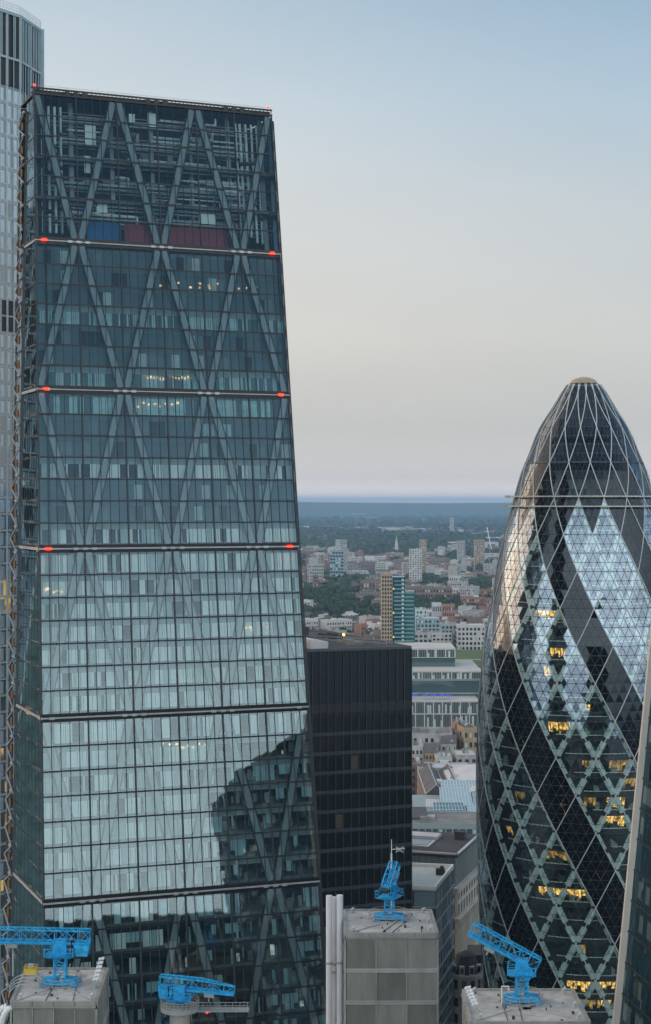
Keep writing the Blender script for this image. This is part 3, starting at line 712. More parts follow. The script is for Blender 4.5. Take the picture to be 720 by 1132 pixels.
# interior: core, slabs, lit ceilings
def ring_pts(z, dr, n_=72, t0=0): return [GP(t0+i*360/n_, z, dr) for i in range(n_)]
co = MB()
for n_ in range(-1, 33):
    a, b_ = ring_pts(ZN(n_), -7, 36), ring_pts(max(0,ZN(n_+1)), -7, 36)
    for i in range(36): j = (i+1) % 36; co.face([b_[i], b_[j], a[j], a[i]])
co.face(ring_pts(ZN(-1), -7, 36)); co.build('core', 'gh_core', GK)
for n_ in range(-1, 33):
    z = ZN(n_)
    if z < 1: break
    sb = MB(); rl = MB(); pr = MB()
    a, b_, c_, d_ = ring_pts(z+.55, -1.7), ring_pts(z-.55, -1.7), ring_pts(z-.55, -7.2), ring_pts(z+.55, -7.2)
    for i in range(72):
        j = (i+1) % 72; sb.face([b_[i], b_[j], a[j], a[i]]); sb.face([a[i],a[j],d_[j],d_[i]]); sb.face([c_[i],c_[j],b_[j],b_[i]])
        if n_ > 0:
            t_ = i*5; ca, _ = cell(t_+2.5, n_+.5)
            if ca % 3 != 1:
                p, p2 = GP(t_, z+1.0, -1.5), GP(t_+5, z+1.0, -1.5); rl.bar(p, p2, .12, .22)
                if random.random() < .5:
                    p, p2 = GP(t_+random.uniform(0,2), z+.6, -3), GP(t_+random.uniform(3,5), z+.6, -3.2); pr.face([p, p2, p2+Vector((0,0,random.uniform(.6,2.6))), p+Vector((0,0,random.uniform(.6,2.6)))], random.choice((0,0,1)))
    so_ = sb.build('floor_slab', 'gh_slab', GK); rl.build('balustrade', 'gh_a', so_); pr.build('partition', ['gh_core','blind_grey'], so_)
def pix_th(px, py):
    z = CAMZ-(py-HZ)*K*.94; r_ = Rad(z); s_ = (px-645.5)*K/r_*.94; return math.degrees(math.asin(max(-1,min(1,s_)))), z
for px, py, wpx, st in ((603,674,32,1),(613,718,18,1),(602,737,12,1),(647,780,12,1),(615,798,26,1),(568,833,22,1),(554,809,16,0),(590,674,12,0),(653,880,14,0),(685,881,22,1),(683,900,26,1),(616,959,34,0),(622,1002,64,1),(600,982,18,0),(655,1086,58,1),(671,1106,16,1),(665,973,14,0),(700,862,20,0),(650,840,12,0),(690,842,26,0),(640,1060,14,0),(692,1000,12,0),(566,880,14,0),(552,930,10,0),(640,1118,40,0),(660,760,14,0)):
    th, z = pix_th(px, py); n_ = round((Z0-z)/FLH-.5); zc = ZN(n_)-.75
    half = wpx/2/ (Rad(z)/K)*57.3; lt = MB(); t_ = th-half
    while t_ < th+half:
        t2 = min(t_+random.uniform(.8,2.6), th+half); q_ = random.uniform(1.2, 2.9)
        lt.face([GP(t_,zc-q_,-3.4), GP(t2,zc-q_,-3.4), GP(t2,zc,-2.6), GP(t_,zc,-2.6)]); t_ = t2+random.uniform(.1,.6)
    lt.build('lit_ceiling', 'yellow' if st else 'yellow_dim', GK)
# dome interior floor and cap
di = MB()
for nn_, rr_ in ((-1.9,-1.5),(-3.4,-6)):
    z = ZN(nn_); di.face(ring_pts(z, rr_, 36)); di.face(ring_pts(z-.6, rr_, 36)[::-1])
    a, b_ = ring_pts(z, rr_, 36), ring_pts(z-.6, rr_, 36)
    for i in range(36): j = (i+1) % 36; di.face([b_[i], b_[j], a[j], a[i]])
di.build('dome_floor', 'gh_slab', GK)
cp = MB(); zc = TOPZ-.75; rc = 3.62
for i in range(24):
    a0, a1 = i*math.tau/24, (i+1)*math.tau/24
    for (r0, h0), (r1, h1) in (((rc,0),(rc*.86,.75)),((rc*.86,.75),(rc*.64,1.25)),((rc*.64,1.25),(rc*.33,1.62)),((rc*.33,1.62),(.02,1.75))):
        q_ = lambda a, r_, h: Vector((GC.x+r_*math.cos(a), GC.y+r_*math.sin(a), zc+h))
        cp.face([q_(a0,r0,h0), q_(a1,r0,h0), q_(a1,r1,h1), q_(a0,r1,h1)])
cp.build('cap', 'beige', GK)
for zz_, wd in ((ZN(-.1), .35), (ZN(.45), .45)):
    rg = MB(); pr = ring_pts(zz_, 1.0, 48); ls_ = list(zip(pr, pr[1:]+pr[:1]))
    for a, b_ in ls_: rg.bar(a, b_, .22, .28)
    for i in range(0, 48, 2): p = GP(i*7.5, zz_, 0); rg.bar(p, pr[i], .2)
    for dz in (0,):
        a = GP(-88, zz_, 1.0); rg.bar(a, a+Vector((-1.5,-.2,0)), .5, .6)
    rg.build('gantry_rail', 'sand_beam', GK)
bs = MB(); a, b_ = ring_pts(ZN(-2.05), .12, 72), ring_pts(ZN(-1.95), .12, 72)
for i in range(72): j = (i+1) % 72; bs.face([b_[i], b_[j], a[j], a[i]])
bs.build('dome_ring', 'gh_frame', GK)
ss = MB()
for px, py0, py1 in ((620.5,868,886),(624,886,912),(620,888,893)):
    th, z = pix_th(px, py0); th2, z2 = pix_th(px+1, py1); ss.bar(GP(th,z,-.6), GP(th2,z2,-.6), .5, .3)
ss.build('hanging_light', 'warm', GK)

# ================================================================== pale edged tower cut by the right frame edge
SC = thing('folded_tower', 'dark glass tower with a pale leaning edge beam at the right frame edge', 'skyscraper', (60, 215, 0))
def SA(z): q = z-CAMZ+70.8; return Vector((39.7+.12*q, 225+.11*q, z))
def SB(z): q = z-CAMZ+70.8; return Vector((45+.05*q, 190+.02*q, z))
def SD(z): q = z-CAMZ+70.8; return Vector((92-.02*q, 240, z))
def SE(z): return Vector((95, 190, z))
zt_a, zt_b, zt_c = 152, 156, 161
sb = MB()
bt = [SA(0)+Vector((4,4,0)), SB(0)+Vector((5,0,0)), SE(0), SD(0)]; tp = [SA(zt_a)+Vector((4,4,0)), SB(zt_b)+Vector((5,0,0)), SE(zt_c), SD(zt_c)]
sb.hexa(bt, tp); sb.build('body', 'room', SC)
z = 149.0
while z > 2:
    pn = MB(); fm = MB(); q = 22; z0 = z-4.1
    for i in range(q):
        p = [lerp(SA(z0),SB(z0),(i+.03)/q), lerp(SA(z0),SB(z0),(i+.97)/q), lerp(SA(z),SB(z),(i+.97)/q), lerp(SA(z),SB(z),(i+.03)/q)]
        j = [random.uniform(-.03,.03) for _ in range(3)]
        p[0].x += j[0]; p[1].x -= j[0]; p[2].x += j[1]; p[3].x += j[1]+j[0]
        pn.face(p)
        if random.random() < .3:
            pn.face([x+Vector((-.03,0,0)) for x in (lerp(p[0],p[3],.25), lerp(p[1],p[2],.25), lerp(p[1],p[2],.8), lerp(p[0],p[3],.8))], random.choice((1,1,1,2)))
        if i % 2 == 0: fm.bar(lerp(SA(z0),SB(z0),i/q), lerp(SA(z),SB(z),i/q), .1)
    fm.bar(SA(z0)+Vector((-.05,0,0)), SB(z0)+Vector((-.05,0,0)), .12, .3)
    po = pn.build('window_band', ['sc_glass','green_glass','win'], SC); fm.build('mullion', 'mullion', po); z = z0
eb = MB()
o_ = Vector((-.1,-.35,0)); eb.bar(SA(2)+o_, SA(zt_a)+o_, 1.3, .9, up=(0,1,0)); eb.build('edge_beam', 'sand_beam', SC)
WL = thing('dark_office', 'tall dark office block mirrored in the lowest storeys of the wedge tower', 'office block', (130, 10, 0))
mb = MB(); mb.hexa([(84,40,0),(175,40,0),(175,-20,0),(84,-20,0)], [(84,40,181),(175,40,197),(175,-20,197),(84,-20,181)]); mb.build('body', 'sc_glass', WL)
mb = MB()
for k in range(42): mb.box(84.1,174.9,40.0,40.3,k*4.2+3,k*4.2+3.9)
mb.build('floor_band', 'aviva_mul', WL)

# ================================================================== service towers in the foreground
ZR = CAMZ-58.6
def svc_tower(label, x0f, x1f, yf, x0b, x1b, yb, bays, seed):
    rg = random.Random(seed)
    t_ = thing('service_tower', label, 'service tower', ((x0f+x1f)/2, (yf+yb)/2, 0))
    c = [Vector((x0f,yf,0)), Vector((x1f,yf,0)), Vector((x1b,yb,0)), Vector((x0b,yb,0))]
    Zv = lambda p, z: Vector((p.x,p.y,z))
    cen = sum(c, Vector())/4
    body = MB(); ins = [lerp(p, cen, .02) for p in c]
    body.hexa([Zv(p,0) for p in ins], [Zv(p,ZR-.5) for p in ins]); body.build('body', 'clad', t_)
    # ribbed cladding panels, storey by storey
    tier = 4.35; z = ZR-.7
    first = True
    while z > ZR-26:
        zb_ = z-tier
        pn = MB()
        for s_ in range(4):
            a, b_ = c[s_], c[(s_+1) % 4]; d = (b_-a); L_ = d.length; d.normalize(); nn = Vector((d.y,-d.x,0))
            nb = bays if s_ % 2 == 0 else bays
            for k in range(nb):
                dk = rg.random() < .28
                s0, s1 = L_*k/nb+.18, L_*(k+1)/nb-.1
                p0, p1 = a+d*s0, a+d*s1
                pn.face([Zv(p0+nn*.04,zb_+.3), Zv(p1+nn*.04,zb_+.3), Zv(p1+nn*.04,z-.1), Zv(p0+nn*.04,z-.1)], 1 if dk else 0)
                q = s0+.1
                while q < s1-.1:
                    m0 = a+d*q+nn*.07; pn.bar(Zv(m0,zb_+.32), Zv(m0,z-.12), .07, .07, mi=1 if dk else 0); q += .22
        po = pn.build('cladding_panel', ['clad','clad_dark'], t_)
        rl = MB()
        for s_ in range(4):
            a, b_ = c[s_], c[(s_+1) % 4]; d = (b_-a).normalized(); nn = Vector((d.y,-d.x,0))
            for dz, w_ in ((.0,.2),(.28,.12)): rl.bar(Zv(a+nn*.14,zb_+dz), Zv(b_+nn*.14,zb_+dz), w_, .22)
            for k in range(bays+1): p = lerp(a,b_,k/bays); rl.bar(Zv(p+nn*.12,zb_), Zv(p+nn*.12,z), .12, .14)
        rl.build('rail_band', 'conc', t_)
        z = zb_
    rf = MB(); rf.hexa([Zv(p,ZR-.6) for p in ins], [Zv(p,ZR) for p in ins]); rf.build('roof_deck', 'conc_roof', t_)
    kb = MB()
    for s_ in range(4):
        a, b_ = c[s_], c[(s_+1) % 4]; d = (b_-a).normalized(); nn = Vector((d.y,-d.x,0))
        L_ = (b_-a).length; n_ = 4
        for k in range(n_): kb.bar(Zv(a+d*(L_*k/n_+.03),ZR-.05), Zv(a+d*(L_*(k+1)/n_-.03),ZR-.05), .42, .5)
        kb.bar(Zv(a+nn*.22,ZR-.42), Zv(b_+nn*.22,ZR-.42), .16, .2)
    kb.build('parapet', 'clad', t_)
    sl_ = MB()
    for k in range(9):
        p = lerp(lerp(c[0],c[1],rg.uniform(.15,.8)), lerp(c[3],c[2],rg.uniform(.15,.8)), rg.uniform(.2,.8)); sl_.box(p.x, p.x+rg.uniform(.5,1.6), p.y, p.y+rg.uniform(.6,1.4), ZR+.02, ZR+.05)
    for a, b_ in ((c[0],cen),(c[1],cen),(c[3],cen)): sl_.bar(Zv(lerp(a,b_,.1),ZR+.08), Zv(lerp(a,b_,.8),ZR+.08), .12, .08)
    sl_.build('deck_slab', 'conc', t_)
    st_ = MB()
    for k in range(16):
        p = lerp(lerp(c[0],c[1],rg.uniform(.06,.94)), lerp(c[3],c[2],rg.uniform(.06,.94)), rg.uniform(.06,.94)); w_ = rg.uniform(.08,.35); st_.box(p.x, p.x+w_, p.y, p.y+rg.uniform(.1,.4), ZR+.01, ZR+rg.uniform(.06,.4))
    for k in range(2): a = lerp(c[0],c[1],rg.uniform(.1,.9)); b_ = lerp(c[3],c[2],rg.uniform(.1,.9)); st_.bar(Zv(lerp(a,b_,.06),ZR+.05), Zv(lerp(a,b_,rg.uniform(.4,.94)),ZR+.05), .07)
    st_.build('roof_fitting', 'roof_dark', t_)
    vt = MB()
    for fx, fy in ((.08,.1),(.92,.1),(.08,.9),(.93,.45),(.9,.9)):
        p = lerp(lerp(c[0],c[1],fx), lerp(c[3],c[2],fx), fy); vt.tube(Zv(p,ZR), Zv(p,ZR+.55), .22, 8); vt.tube(Zv(p,ZR+.5), Zv(p+Vector((.35,0,0)),ZR+.7), .16, 8)
    vt.build('roof_vent', 'steel_light', t_)
    return t_
svc_tower('ribbed metal service tower with a flat roof at the lower centre', 2.72, 15.2, 225, 2.75, 15.1, 238, 3, 1)
svc_tower('ribbed metal service tower with a flat roof at the bottom left corner', -36.8, -26.9, 194, -37.6, -27.4, 208, 4, 2)
svc_tower('ribbed metal service tower with a flat roof at the lower right before the bullet tower', 16.4, 29.7, 186.5, 16.6, 29.7, 199, 4, 3)

def lattice(mb, a, b, w, h, up, nseg, rod=.08, chord=.13, taper=1.0):
    a = Vector(a); b = Vector(b); d = (b-a).normalized(); up = Vector(up); x = d.cross(up).normalized(); y = x.cross(d)
    cs = lambda p, k: [p+x*(w/2*i)*k+y*(h/2*j)*(k if j > 0 else 1) - (y*0) for i, j in ((-1,-1),(1,-1),(1,1),(-1,1))]
    pr = cs(a, 1)
    for k in range(1, nseg+1):
        t_ = k/nseg; kk = 1 if t_ < .55 else lerp(1, taper, (t_-.55)/.45)
        cu = cs(lerp(a,b,t_), kk)
        for i in range(4):
            mb.bar(pr[i], cu[i], chord); j = (i+1) % 4
            mb.bar(cu[i], cu[j], rod)
            if k % 2: mb.bar(pr[i], cu[j], rod)
            else: mb.bar(pr[j], cu[i], rod)
        if k == 1:
            for i in range(4): mb.bar(pr[i], pr[(i+1) % 4], rod)
        pr = cu
def crane(label, pos, yaw, pitch, Lf, Lb, mast_h=3.2, feet=True, sc=1.0, drop=0, taper=.5):
    """roof crane: feet, lattice mast, slewing platform with machinery house, lattice jib, counterweight"""
    p = Vector(pos); t_ = thing('roof_crane', label, 'crane', tuple(p), 'blue maintenance cranes on the service towers')
    fx = Vector((math.cos(yaw), math.sin(yaw), 0)); fy = Vector((-fx.y, fx.x, 0)); Z = Vector((0,0,1))
    if feet:
        for s_ in (-1, 1):
            for r_ in (-1, 1):
                mb = MB(); e = p+Vector((s_*2.2*sc, r_*1.2*sc, 0)); mb.bar(p+Vector((s_*.5*sc,r_*.3,.75)), e+Z*.45, .35, .3); mb.bar(e, e+Z*.5, .4); mb.tube(e, e+Z*.12, .4, 8); mb.build('foot', 'blue', t_)
        mb = MB(); mb.bar(p+Vector((-2.3*sc,-1.2*sc,.35)), p+Vector((2.3*sc,-1.2*sc,.35)), .3, .35); mb.build('foot_beam', 'blue', t_)
    m = MB(); lattice(m, p+Z*.5, p+Z*mast_h, 1.5*sc, 1.5*sc, (0,1,0), 3, .09, .16); m.build('mast', 'blue', t_)
    pl = MB(); q = p+Z*(mast_h); pl.hexa([q-fx*1.5*sc-fy*1.3*sc, q+fx*1.5*sc-fy*1.3*sc, q+fx*1.5*sc+fy*1.3*sc, q-fx*1.5*sc+fy*1.3*sc], [q-fx*1.9*sc-fy*1.6*sc+Z*.25, q+fx*1.9*sc-fy*1.6*sc+Z*.25, q+fx*1.9*sc+fy*1.6*sc+Z*.25, q-fx*1.9*sc+fy*1.6*sc+Z*.25])
    for h_ in (.7, 1.2):
        cs = [q+fx*i*1.9*sc+fy*j*1.6*sc+Z*h_ for i, j in ((-1,-1),(1,-1),(1,1),(-1,1))]
        for i in range(4): pl.bar(cs[i], cs[(i+1) % 4], .07)
    for c0 in cs: pl.bar(c0, c0-Z*1.0, .08)
    pl.build('platform', 'blue', t_)
    jh = mast_h+2.7*sc
    hs = MB(); hs.hexa([q+fx*i*.95*sc+fy*j*.85*sc+Z*.25 for i, j in ((-1,-1),(1,-1),(1,1),(-1,1))], [q+fx*i*.85*sc+fy*j*.8*sc+Z*(2.2*sc) for i, j in ((-1,-1),(1,-1),(1,1),(-1,1))])
    for s_ in (-1, 1):
        hs.bar(q+fx*-.9*sc+fy*s_*.9*sc+Z*.3, q+fx*.9*sc+fy*s_*.9*sc+Z*2.2*sc, .12); hs.bar(q+fx*.9*sc+fy*s_*.9*sc+Z*.3, q+fx*-.9*sc+fy*s_*.9*sc+Z*2.2*sc, .12)
    ho = hs.build('machinery_house', 'blue', t_)
    dr = MB(); c0 = q+Z*1.6*sc-fx*1.6*sc; dr.tube(c0-fy*.6, c0+fy*.6, .42*sc, 10); dr.bar(c0-fy*.7-Z*.8, c0-fy*.7+Z*.6, .15); dr.bar(c0+fy*.7-Z*.8, c0+fy*.7+Z*.6, .15); dr.build('winch', 'black', ho)
    dn = (fx*math.cos(pitch)+Z*math.sin(pitch)); jc = p+Z*jh
    upv = (-fx*math.sin(pitch)+Z*math.cos(pitch))
    jb = MB(); n_ = max(4, round((Lf+Lb)/1.35)); lattice(jb, jc-dn*Lb, jc+dn*Lf, 1.5*sc, 1.6*sc, upv, n_, .075, .14, taper)
    # lower box chord and walkway
    for s_ in (-.55, .55): jb.bar(jc-dn*Lb+fy*s_*sc-upv*.95*sc, jc+dn*Lf+fy*s_*sc-upv*.95*sc, .2, .24, up=upv)
    k = -Lb
    while k < Lf: jb.bar(jc+dn*k-fy*.7*sc-upv*.85*sc, jc+dn*k+fy*.7*sc-upv*.85*sc, .09); k += .75
    jb.build('jib', 'blue', t_)
    cw = MB(); c0 = jc-dn*(Lb-.9)-upv*1.75*sc
    cw.hexa([c0+dn*i*.9+fy*j*.9*sc-upv*.7*sc for i, j in ((-.8,-1),(.7,-1),(.7,1),(-.8,1))], [c0+dn*i*.95+fy*j*.9*sc+upv*.75*sc for i, j in ((-1,-1),(1,-1),(1,1),(-1,1))]); cw.build('counterweight', 'blue', t_)
    tp = MB(); c1 = jc+dn*(Lf*.55)-upv*1.3*sc; tp.hexa([c1+dn*i*.6+fy*j*.5-upv*.3 for i, j in ((-1,-1),(1,-1),(1,1),(-1,1))], [c1+dn*i*.6+fy*j*.5+upv*.3 for i, j in ((-1,-1),(1,-1),(1,1),(-1,1))]); tp.tube(c1-upv*.3, c1-upv*.9, .1, 6); tp.build('trolley', 'steel_grey', t_)
    cb = MB(); cb.bar(q+fx*.2+Z*2.4*sc, jc+dn*Lf*.9+upv*.75*sc, .05); cb.bar(jc-dn*Lb*.9-upv*.2, jc+dn*Lf*.85-upv*.2, .05)
    for s_ in (-1,1): cb.bar(q+fx*s_*.96*sc-fy*.9*sc+Z*.4, q+fx*s_*.96*sc-fy*.9*sc+Z*2.1*sc, .07)
    cb.build('cable', 'black', t_)
    return t_
def ring_rail(label, c, r_, z, hgt=1.1, r0=0):
    t_ = tag(MB_ring(c, r_, z, hgt), label, 'railing', 'ring railings round the crane masts'); return t_
def MB_ring(c, r_, z, hgt):
    mb = MB(); n_ = 28
    for i in range(n_):
        a0, a1 = i*math.tau/n_, (i+1)*math.tau/n_
        q = lambda a, h: Vector((c[0]+r_*math.cos(a), c[1]+r_*math.sin(a), z+h))
        for h in (.35, .7, hgt): mb.bar(q(a0,h), q(a1,h), .06)
        if i % 2 == 0: mb.bar(q(a0,0), q(a0,hgt), .06)
    return mb.build('ring_railing', 'steel_grey')
pA = P(67, 1091, 201.5); pA.z = ZR+.05
crane('blue lattice crane with a long level jib running off the left frame edge', pA, math.pi, R(1.2), 10.5, 3.6, 3.4, sc=.92, taper=1)
ring_rail('ring railing round the foot of the leftmost blue crane', pA, 2.6, ZR+.02)
pB = P(430.5, 1014, 233); pB.z = ZR+.05
crane('small blue crane seen end on with its short jib pointing up and away', pB, R(62), R(50), 2.9, 1.5, 2.9, sc=.86, taper=.9)
ring_rail('ring railing round the foot of the blue crane on the middle tower', pB, 2.9, ZR+.02)
pC = P(577, 1104, 194.5); pC.z = ZR+.05
crane('blue crane with its jib raised to the left before the bullet tower', pC, math.pi-R(8), R(27), 6.6, 2.2, 3.1, sc=.86, taper=1)
ring_rail('ring railing round the foot of the rightmost blue crane', pC, 2.5, ZR+.02)
# drum tower and its small crane
pD = P(199, 1112, 203); zd = pD.z
T = thing('drum_tower', 'round concrete stair drum with a railed platform below the wedge tower', 'tower', (pD.x, pD.y, 0))
mb = MB(); mb.tube((pD.x,pD.y,0), (pD.x,pD.y,zd-.5), 1.25, 20); mb.build('shaft', 'conc', T)
mb = MB(); mb.tube((pD.x,pD.y,zd-.5), (pD.x,pD.y,zd), 2.35, 28); mb.build('platform', 'conc', T)
mb = MB()
for i in range(28):
    a0, a1 = i*math.tau/28, (i+1)*math.tau/28
    q = lambda a, h: Vector((pD.x+2.35*math.cos(a), pD.y+2.35*math.sin(a), zd+h))
    for h in (.3,.6,.9): mb.bar(q(a0,h), q(a1,h), .06)
    mb.bar(q(a0,-.3), q(a0,.9), .06)
mb.build('railing', 'steel_grey', T)
mb = MB(); mb.obox((pD.x+2,pD.y-.6), (1,0), (0,1), 6.5, 1.4, zd-.6, zd-.4)
for h in (.2,.6): mb.bar((pD.x+2,pD.y-.6,zd+h), (pD.x+8.5,pD.y-.6,zd+h), .07)
for k in range(8): mb.bar((pD.x+2+k*.9,pD.y-.6,zd-.5), (pD.x+2+k*.9,pD.y-.6,zd+.6), .07)
mb.build('walkway', 'steel_grey', T)
crane('small blue crane standing on the round concrete drum', (pD.x,pD.y,zd), R(-5), R(-4), 6.8, 2.5, .7, feet=False, sc=.8, taper=.25)
for k, (dx, dy) in enumerate(((40,12),(43,11),(51,9))):
    p = P(199+dx-10, 1112+dy+4-8, 204); mb = MB(); mb.tube(p, p+Vector((0,0,.2)), .1, 8)
    tag(mb.build('warning_lamp', 'red_lamp'), 'small red warning lamp by the round drum, '+('leftmost','middle','rightmost')[k]+' of three', 'lamp', 'red warning lamps by the round drum')
# three tall pipes beside the middle tower
for px, r_, top, dd, lb in ((364, .44, 990, 232, 'left'), (369.6, .38, 991.5, 233.2, 'recessed middle'), (375.8, .46, 989.5, 232, 'right')):
    p = P(px, top, dd); t_ = thing('vent_pipe', f'tall white vertical pipe, {lb} one of three beside the middle service tower', 'pipe', (p.x,p.y,0))
    z = p.z; k = 0
    while z > 60:
        mb = MB(); mb.tube((p.x,p.y,z-9.3), (p.x,p.y,z), r_, 18); mb.build('pipe_length', 'pipe', t_)
        mb = MB(); mb.tube((p.x,p.y,z-9.6), (p.x,p.y,z-9.25), r_*1.13, 18); mb.build('collar', 'steel_light', t_); z -= 9.6
    mb = MB(); mb.box(p.x-.05, p.x+.05, p.y+.3, 233.8, 84, 84.2); mb.box(p.x-.05, p.x+2.5, p.y+.3, p.y+.45, 84, 84.2); mb.tube((p.x,p.y,0), (p.x,p.y,z+.05), r_, 18); mb.build('bracket', 'steel_grey', t_)
# antenna pole behind the middle crane
p = P(433, 1010, 236); q = P(432, 928, 236)
t_ = thing('antenna_pole', 'thin pale antenna pole with a side arm behind the middle crane', 'antenna', (p.x,p.y,ZR))
mb = MB(); mb.tube((p.x,p.y,ZR), (p.x,p.y,q.z-2), .12, 8); mb.tube((p.x,p.y,q.z-2), (p.x,p.y,q.z), .05, 6); mb.build('pole', 'white_paint', t_)
a = P(433, 939, 236)
mb = MB(); mb.bar(a, a+Vector((1.9,0,.15)), .08); mb.bar(a+Vector((.6,0,.4)), a+Vector((1.7,0,-.5)), .06); mb.bar(a+Vector((.6,0,-.4)), a+Vector((1.7,0,.4)), .06)
for k in range(5): mb.bar(a+Vector((.7+k*.25,0,-.35)), a+Vector((.7+k*.25,0,.35)), .04)
mb.build('side_arm', 'white_paint', t_)
# yellow cradle, antenna racks, hand rails, curved ducts
p = P(34, 1077, 205.5)
t_ = thing('cleaning_cradle', 'yellow open cleaning cradle on the bottom left service tower', 'cradle', tuple(p))
mb = MB(); x0, x1, y0, y1 = p.x-.75, p.x+.75, p.y-.4, p.y+.4
mb.box(x0,x1,y0,y1,p.z,p.z+.1); mb.box(x0,x1,y0,y0+.06,p.z+.1,p.z+.75); mb.box(x0,x1,y1-.06,y1,p.z+.1,p.z+.75); mb.box(x0,x0+.06,y0+.06,y1-.06,p.z+.1,p.z+.75); mb.box(x1-.06,x1,y0+.06,y1-.06,p.z+.1,p.z+.75); mb.build('basket', 'yellow_paint', t_)
mb = MB()
for xx in (x0,x1):
    for yy in (y0,y1): mb.bar((xx,yy,p.z+.7), (xx,yy,p.z+1.1), .07)
for yy in (y0,y1): mb.bar((x0,yy,p.z+1.1), (x1,yy,p.z+1.1), .07)
mb.build('rail', 'yellow_paint', t_)
mb = MB(); mb.box(p.x-.3,p.x+.3,p.y-.2,p.y+.2,p.z+.75,p.z+1.3); mb.build('winch', 'steel_light', t_)
mb = MB(); mb.box(x0-.4,x1+.4,y0-.2,y1+.3,ZR,p.z-.01) if p.z > ZR+.05 else None
if mb.f: tag(mb.build('cradle_plinth', 'conc'), 'low concrete plinth under the yellow cradle', 'plinth')
def rack(label, a, b, mz):
    t_ = thing('antenna_rack', label, 'antenna rack', tuple(a))
    a = Vector(a); b = Vector(b); mb = MB(); mb.bar(a, b, .12)
    mb.bar(a+Vector((-.6,0,-.6)), a+Vector((.3,0,.4)), .08); mb.bar(a+Vector((.6,.4,-.6)), a, .08); mb.bar(a+Vector((0,-.6,-.6)), a, .08); mb.build('frame', 'steel_grey', t_)
    for k in range(6):
        c = lerp(a,b,.2+.16*k); pn = MB(); s_ = 1 if k % 2 else -1
        pn.hexa([c+Vector(q) for q in ((-.35,-.1,-.18),(.35,-.1,-.05),(.35,.1,-.05),(-.35,.1,-.18))], [c+Vector(q) for q in ((-.3,-.1,.12),(.4,-.1,.25),(.4,.1,.25),(-.3,.1,.12))]); pn.build('antenna_panel', 'white_paint', t_)
rack('leaning rack of white antenna panels on the bottom left service tower', (-27.9,199.5,ZR+.6), (-27.3,201.5,ZR+3.1), 0)
rack('leaning rack of white antenna panels on the lower right service tower', (17.3,190,ZR+.6), (16.6,193.5,ZR+1.9), 0)
# curved hand rails and big ducts at the left frame edge
t_ = thing('duct_bundle', 'bundle of curved pale ducts beside the bottom left service tower', 'ducts', (-38.5,197,0))
for k in range(4):
    mb = MB(); x0 = -38.0-.75*k; pts = [Vector((x0+1.3-1.3*math.cos(a), 194.2+.4*k, ZR-3+2.4*math.sin(a))) for a in [i*math.pi/2/7 for i in range(8)]]
    pts = [Vector((x0,194.2+.4*k,0)), Vector((x0,194.2+.4*k,ZR-6))]+pts
    for a, b_ in zip(pts[:-1], pts[1:]): mb.tube(a, b_, .36, 12)
    mb.build('duct', ['duct','pipe','brick_yellow','duct'][k], t_)
t_ = thing('roof_ladder', 'curved steel hand rails of a roof ladder at the left of the leftmost crane', 'ladder rails', (-38,204,ZR))
for k in range(4):
    mb = MB()
    for j in range(12):
        a0, a1 = R(180-j*12), R(180-(j+1)*12); c = Vector((-36.2, 198+k*1.5, ZR-.6)); r_ = 1.7+.25*k
        mb.bar(c+Vector((r_*math.cos(a0),0,1.6*math.sin(a0))), c+Vector((r_*math.cos(a1),0,1.6*math.sin(a1))), .09)
    mb.build('hand_rail', 'steel_light', t_)
mb = MB()
for k in range(12): mb.bar((-37.9+.0*k,198,ZR-.4+.2*k*0), (-37.9,202.5,ZR-.4), .09)
mb.build('rung', 'steel_grey', t_)
p = P(14.5, 1045, 205); mb = MB(); mb.tube((p.x,p.y,ZR), (p.x,p.y,p.z), .1, 8); mb.tube((p.x,p.y,p.z-.3), (p.x,p.y,p.z+.1), .2, 8); tag(mb.build('roof_post', 'steel_light'), 'thin capped post at the left of the leftmost crane', 'post')
# ladder hoop at the right crane
t_ = thing('access_hoop', 'white hooped access rail beside the rightmost crane', 'hand rail', (20.8,194,ZR))
mb = MB(); mb.bar((20.6,193.5,ZR), (20.6,193.5,ZR+2.1), .12); mb.bar((20.6,193.5,ZR+2.1), (21.4,193.5,ZR+2.1), .12); mb.bar((21.4,193.5,ZR+2.1), (21.4,193.5,ZR+1.6), .12); mb.build('hoop', 'white_paint', t_)

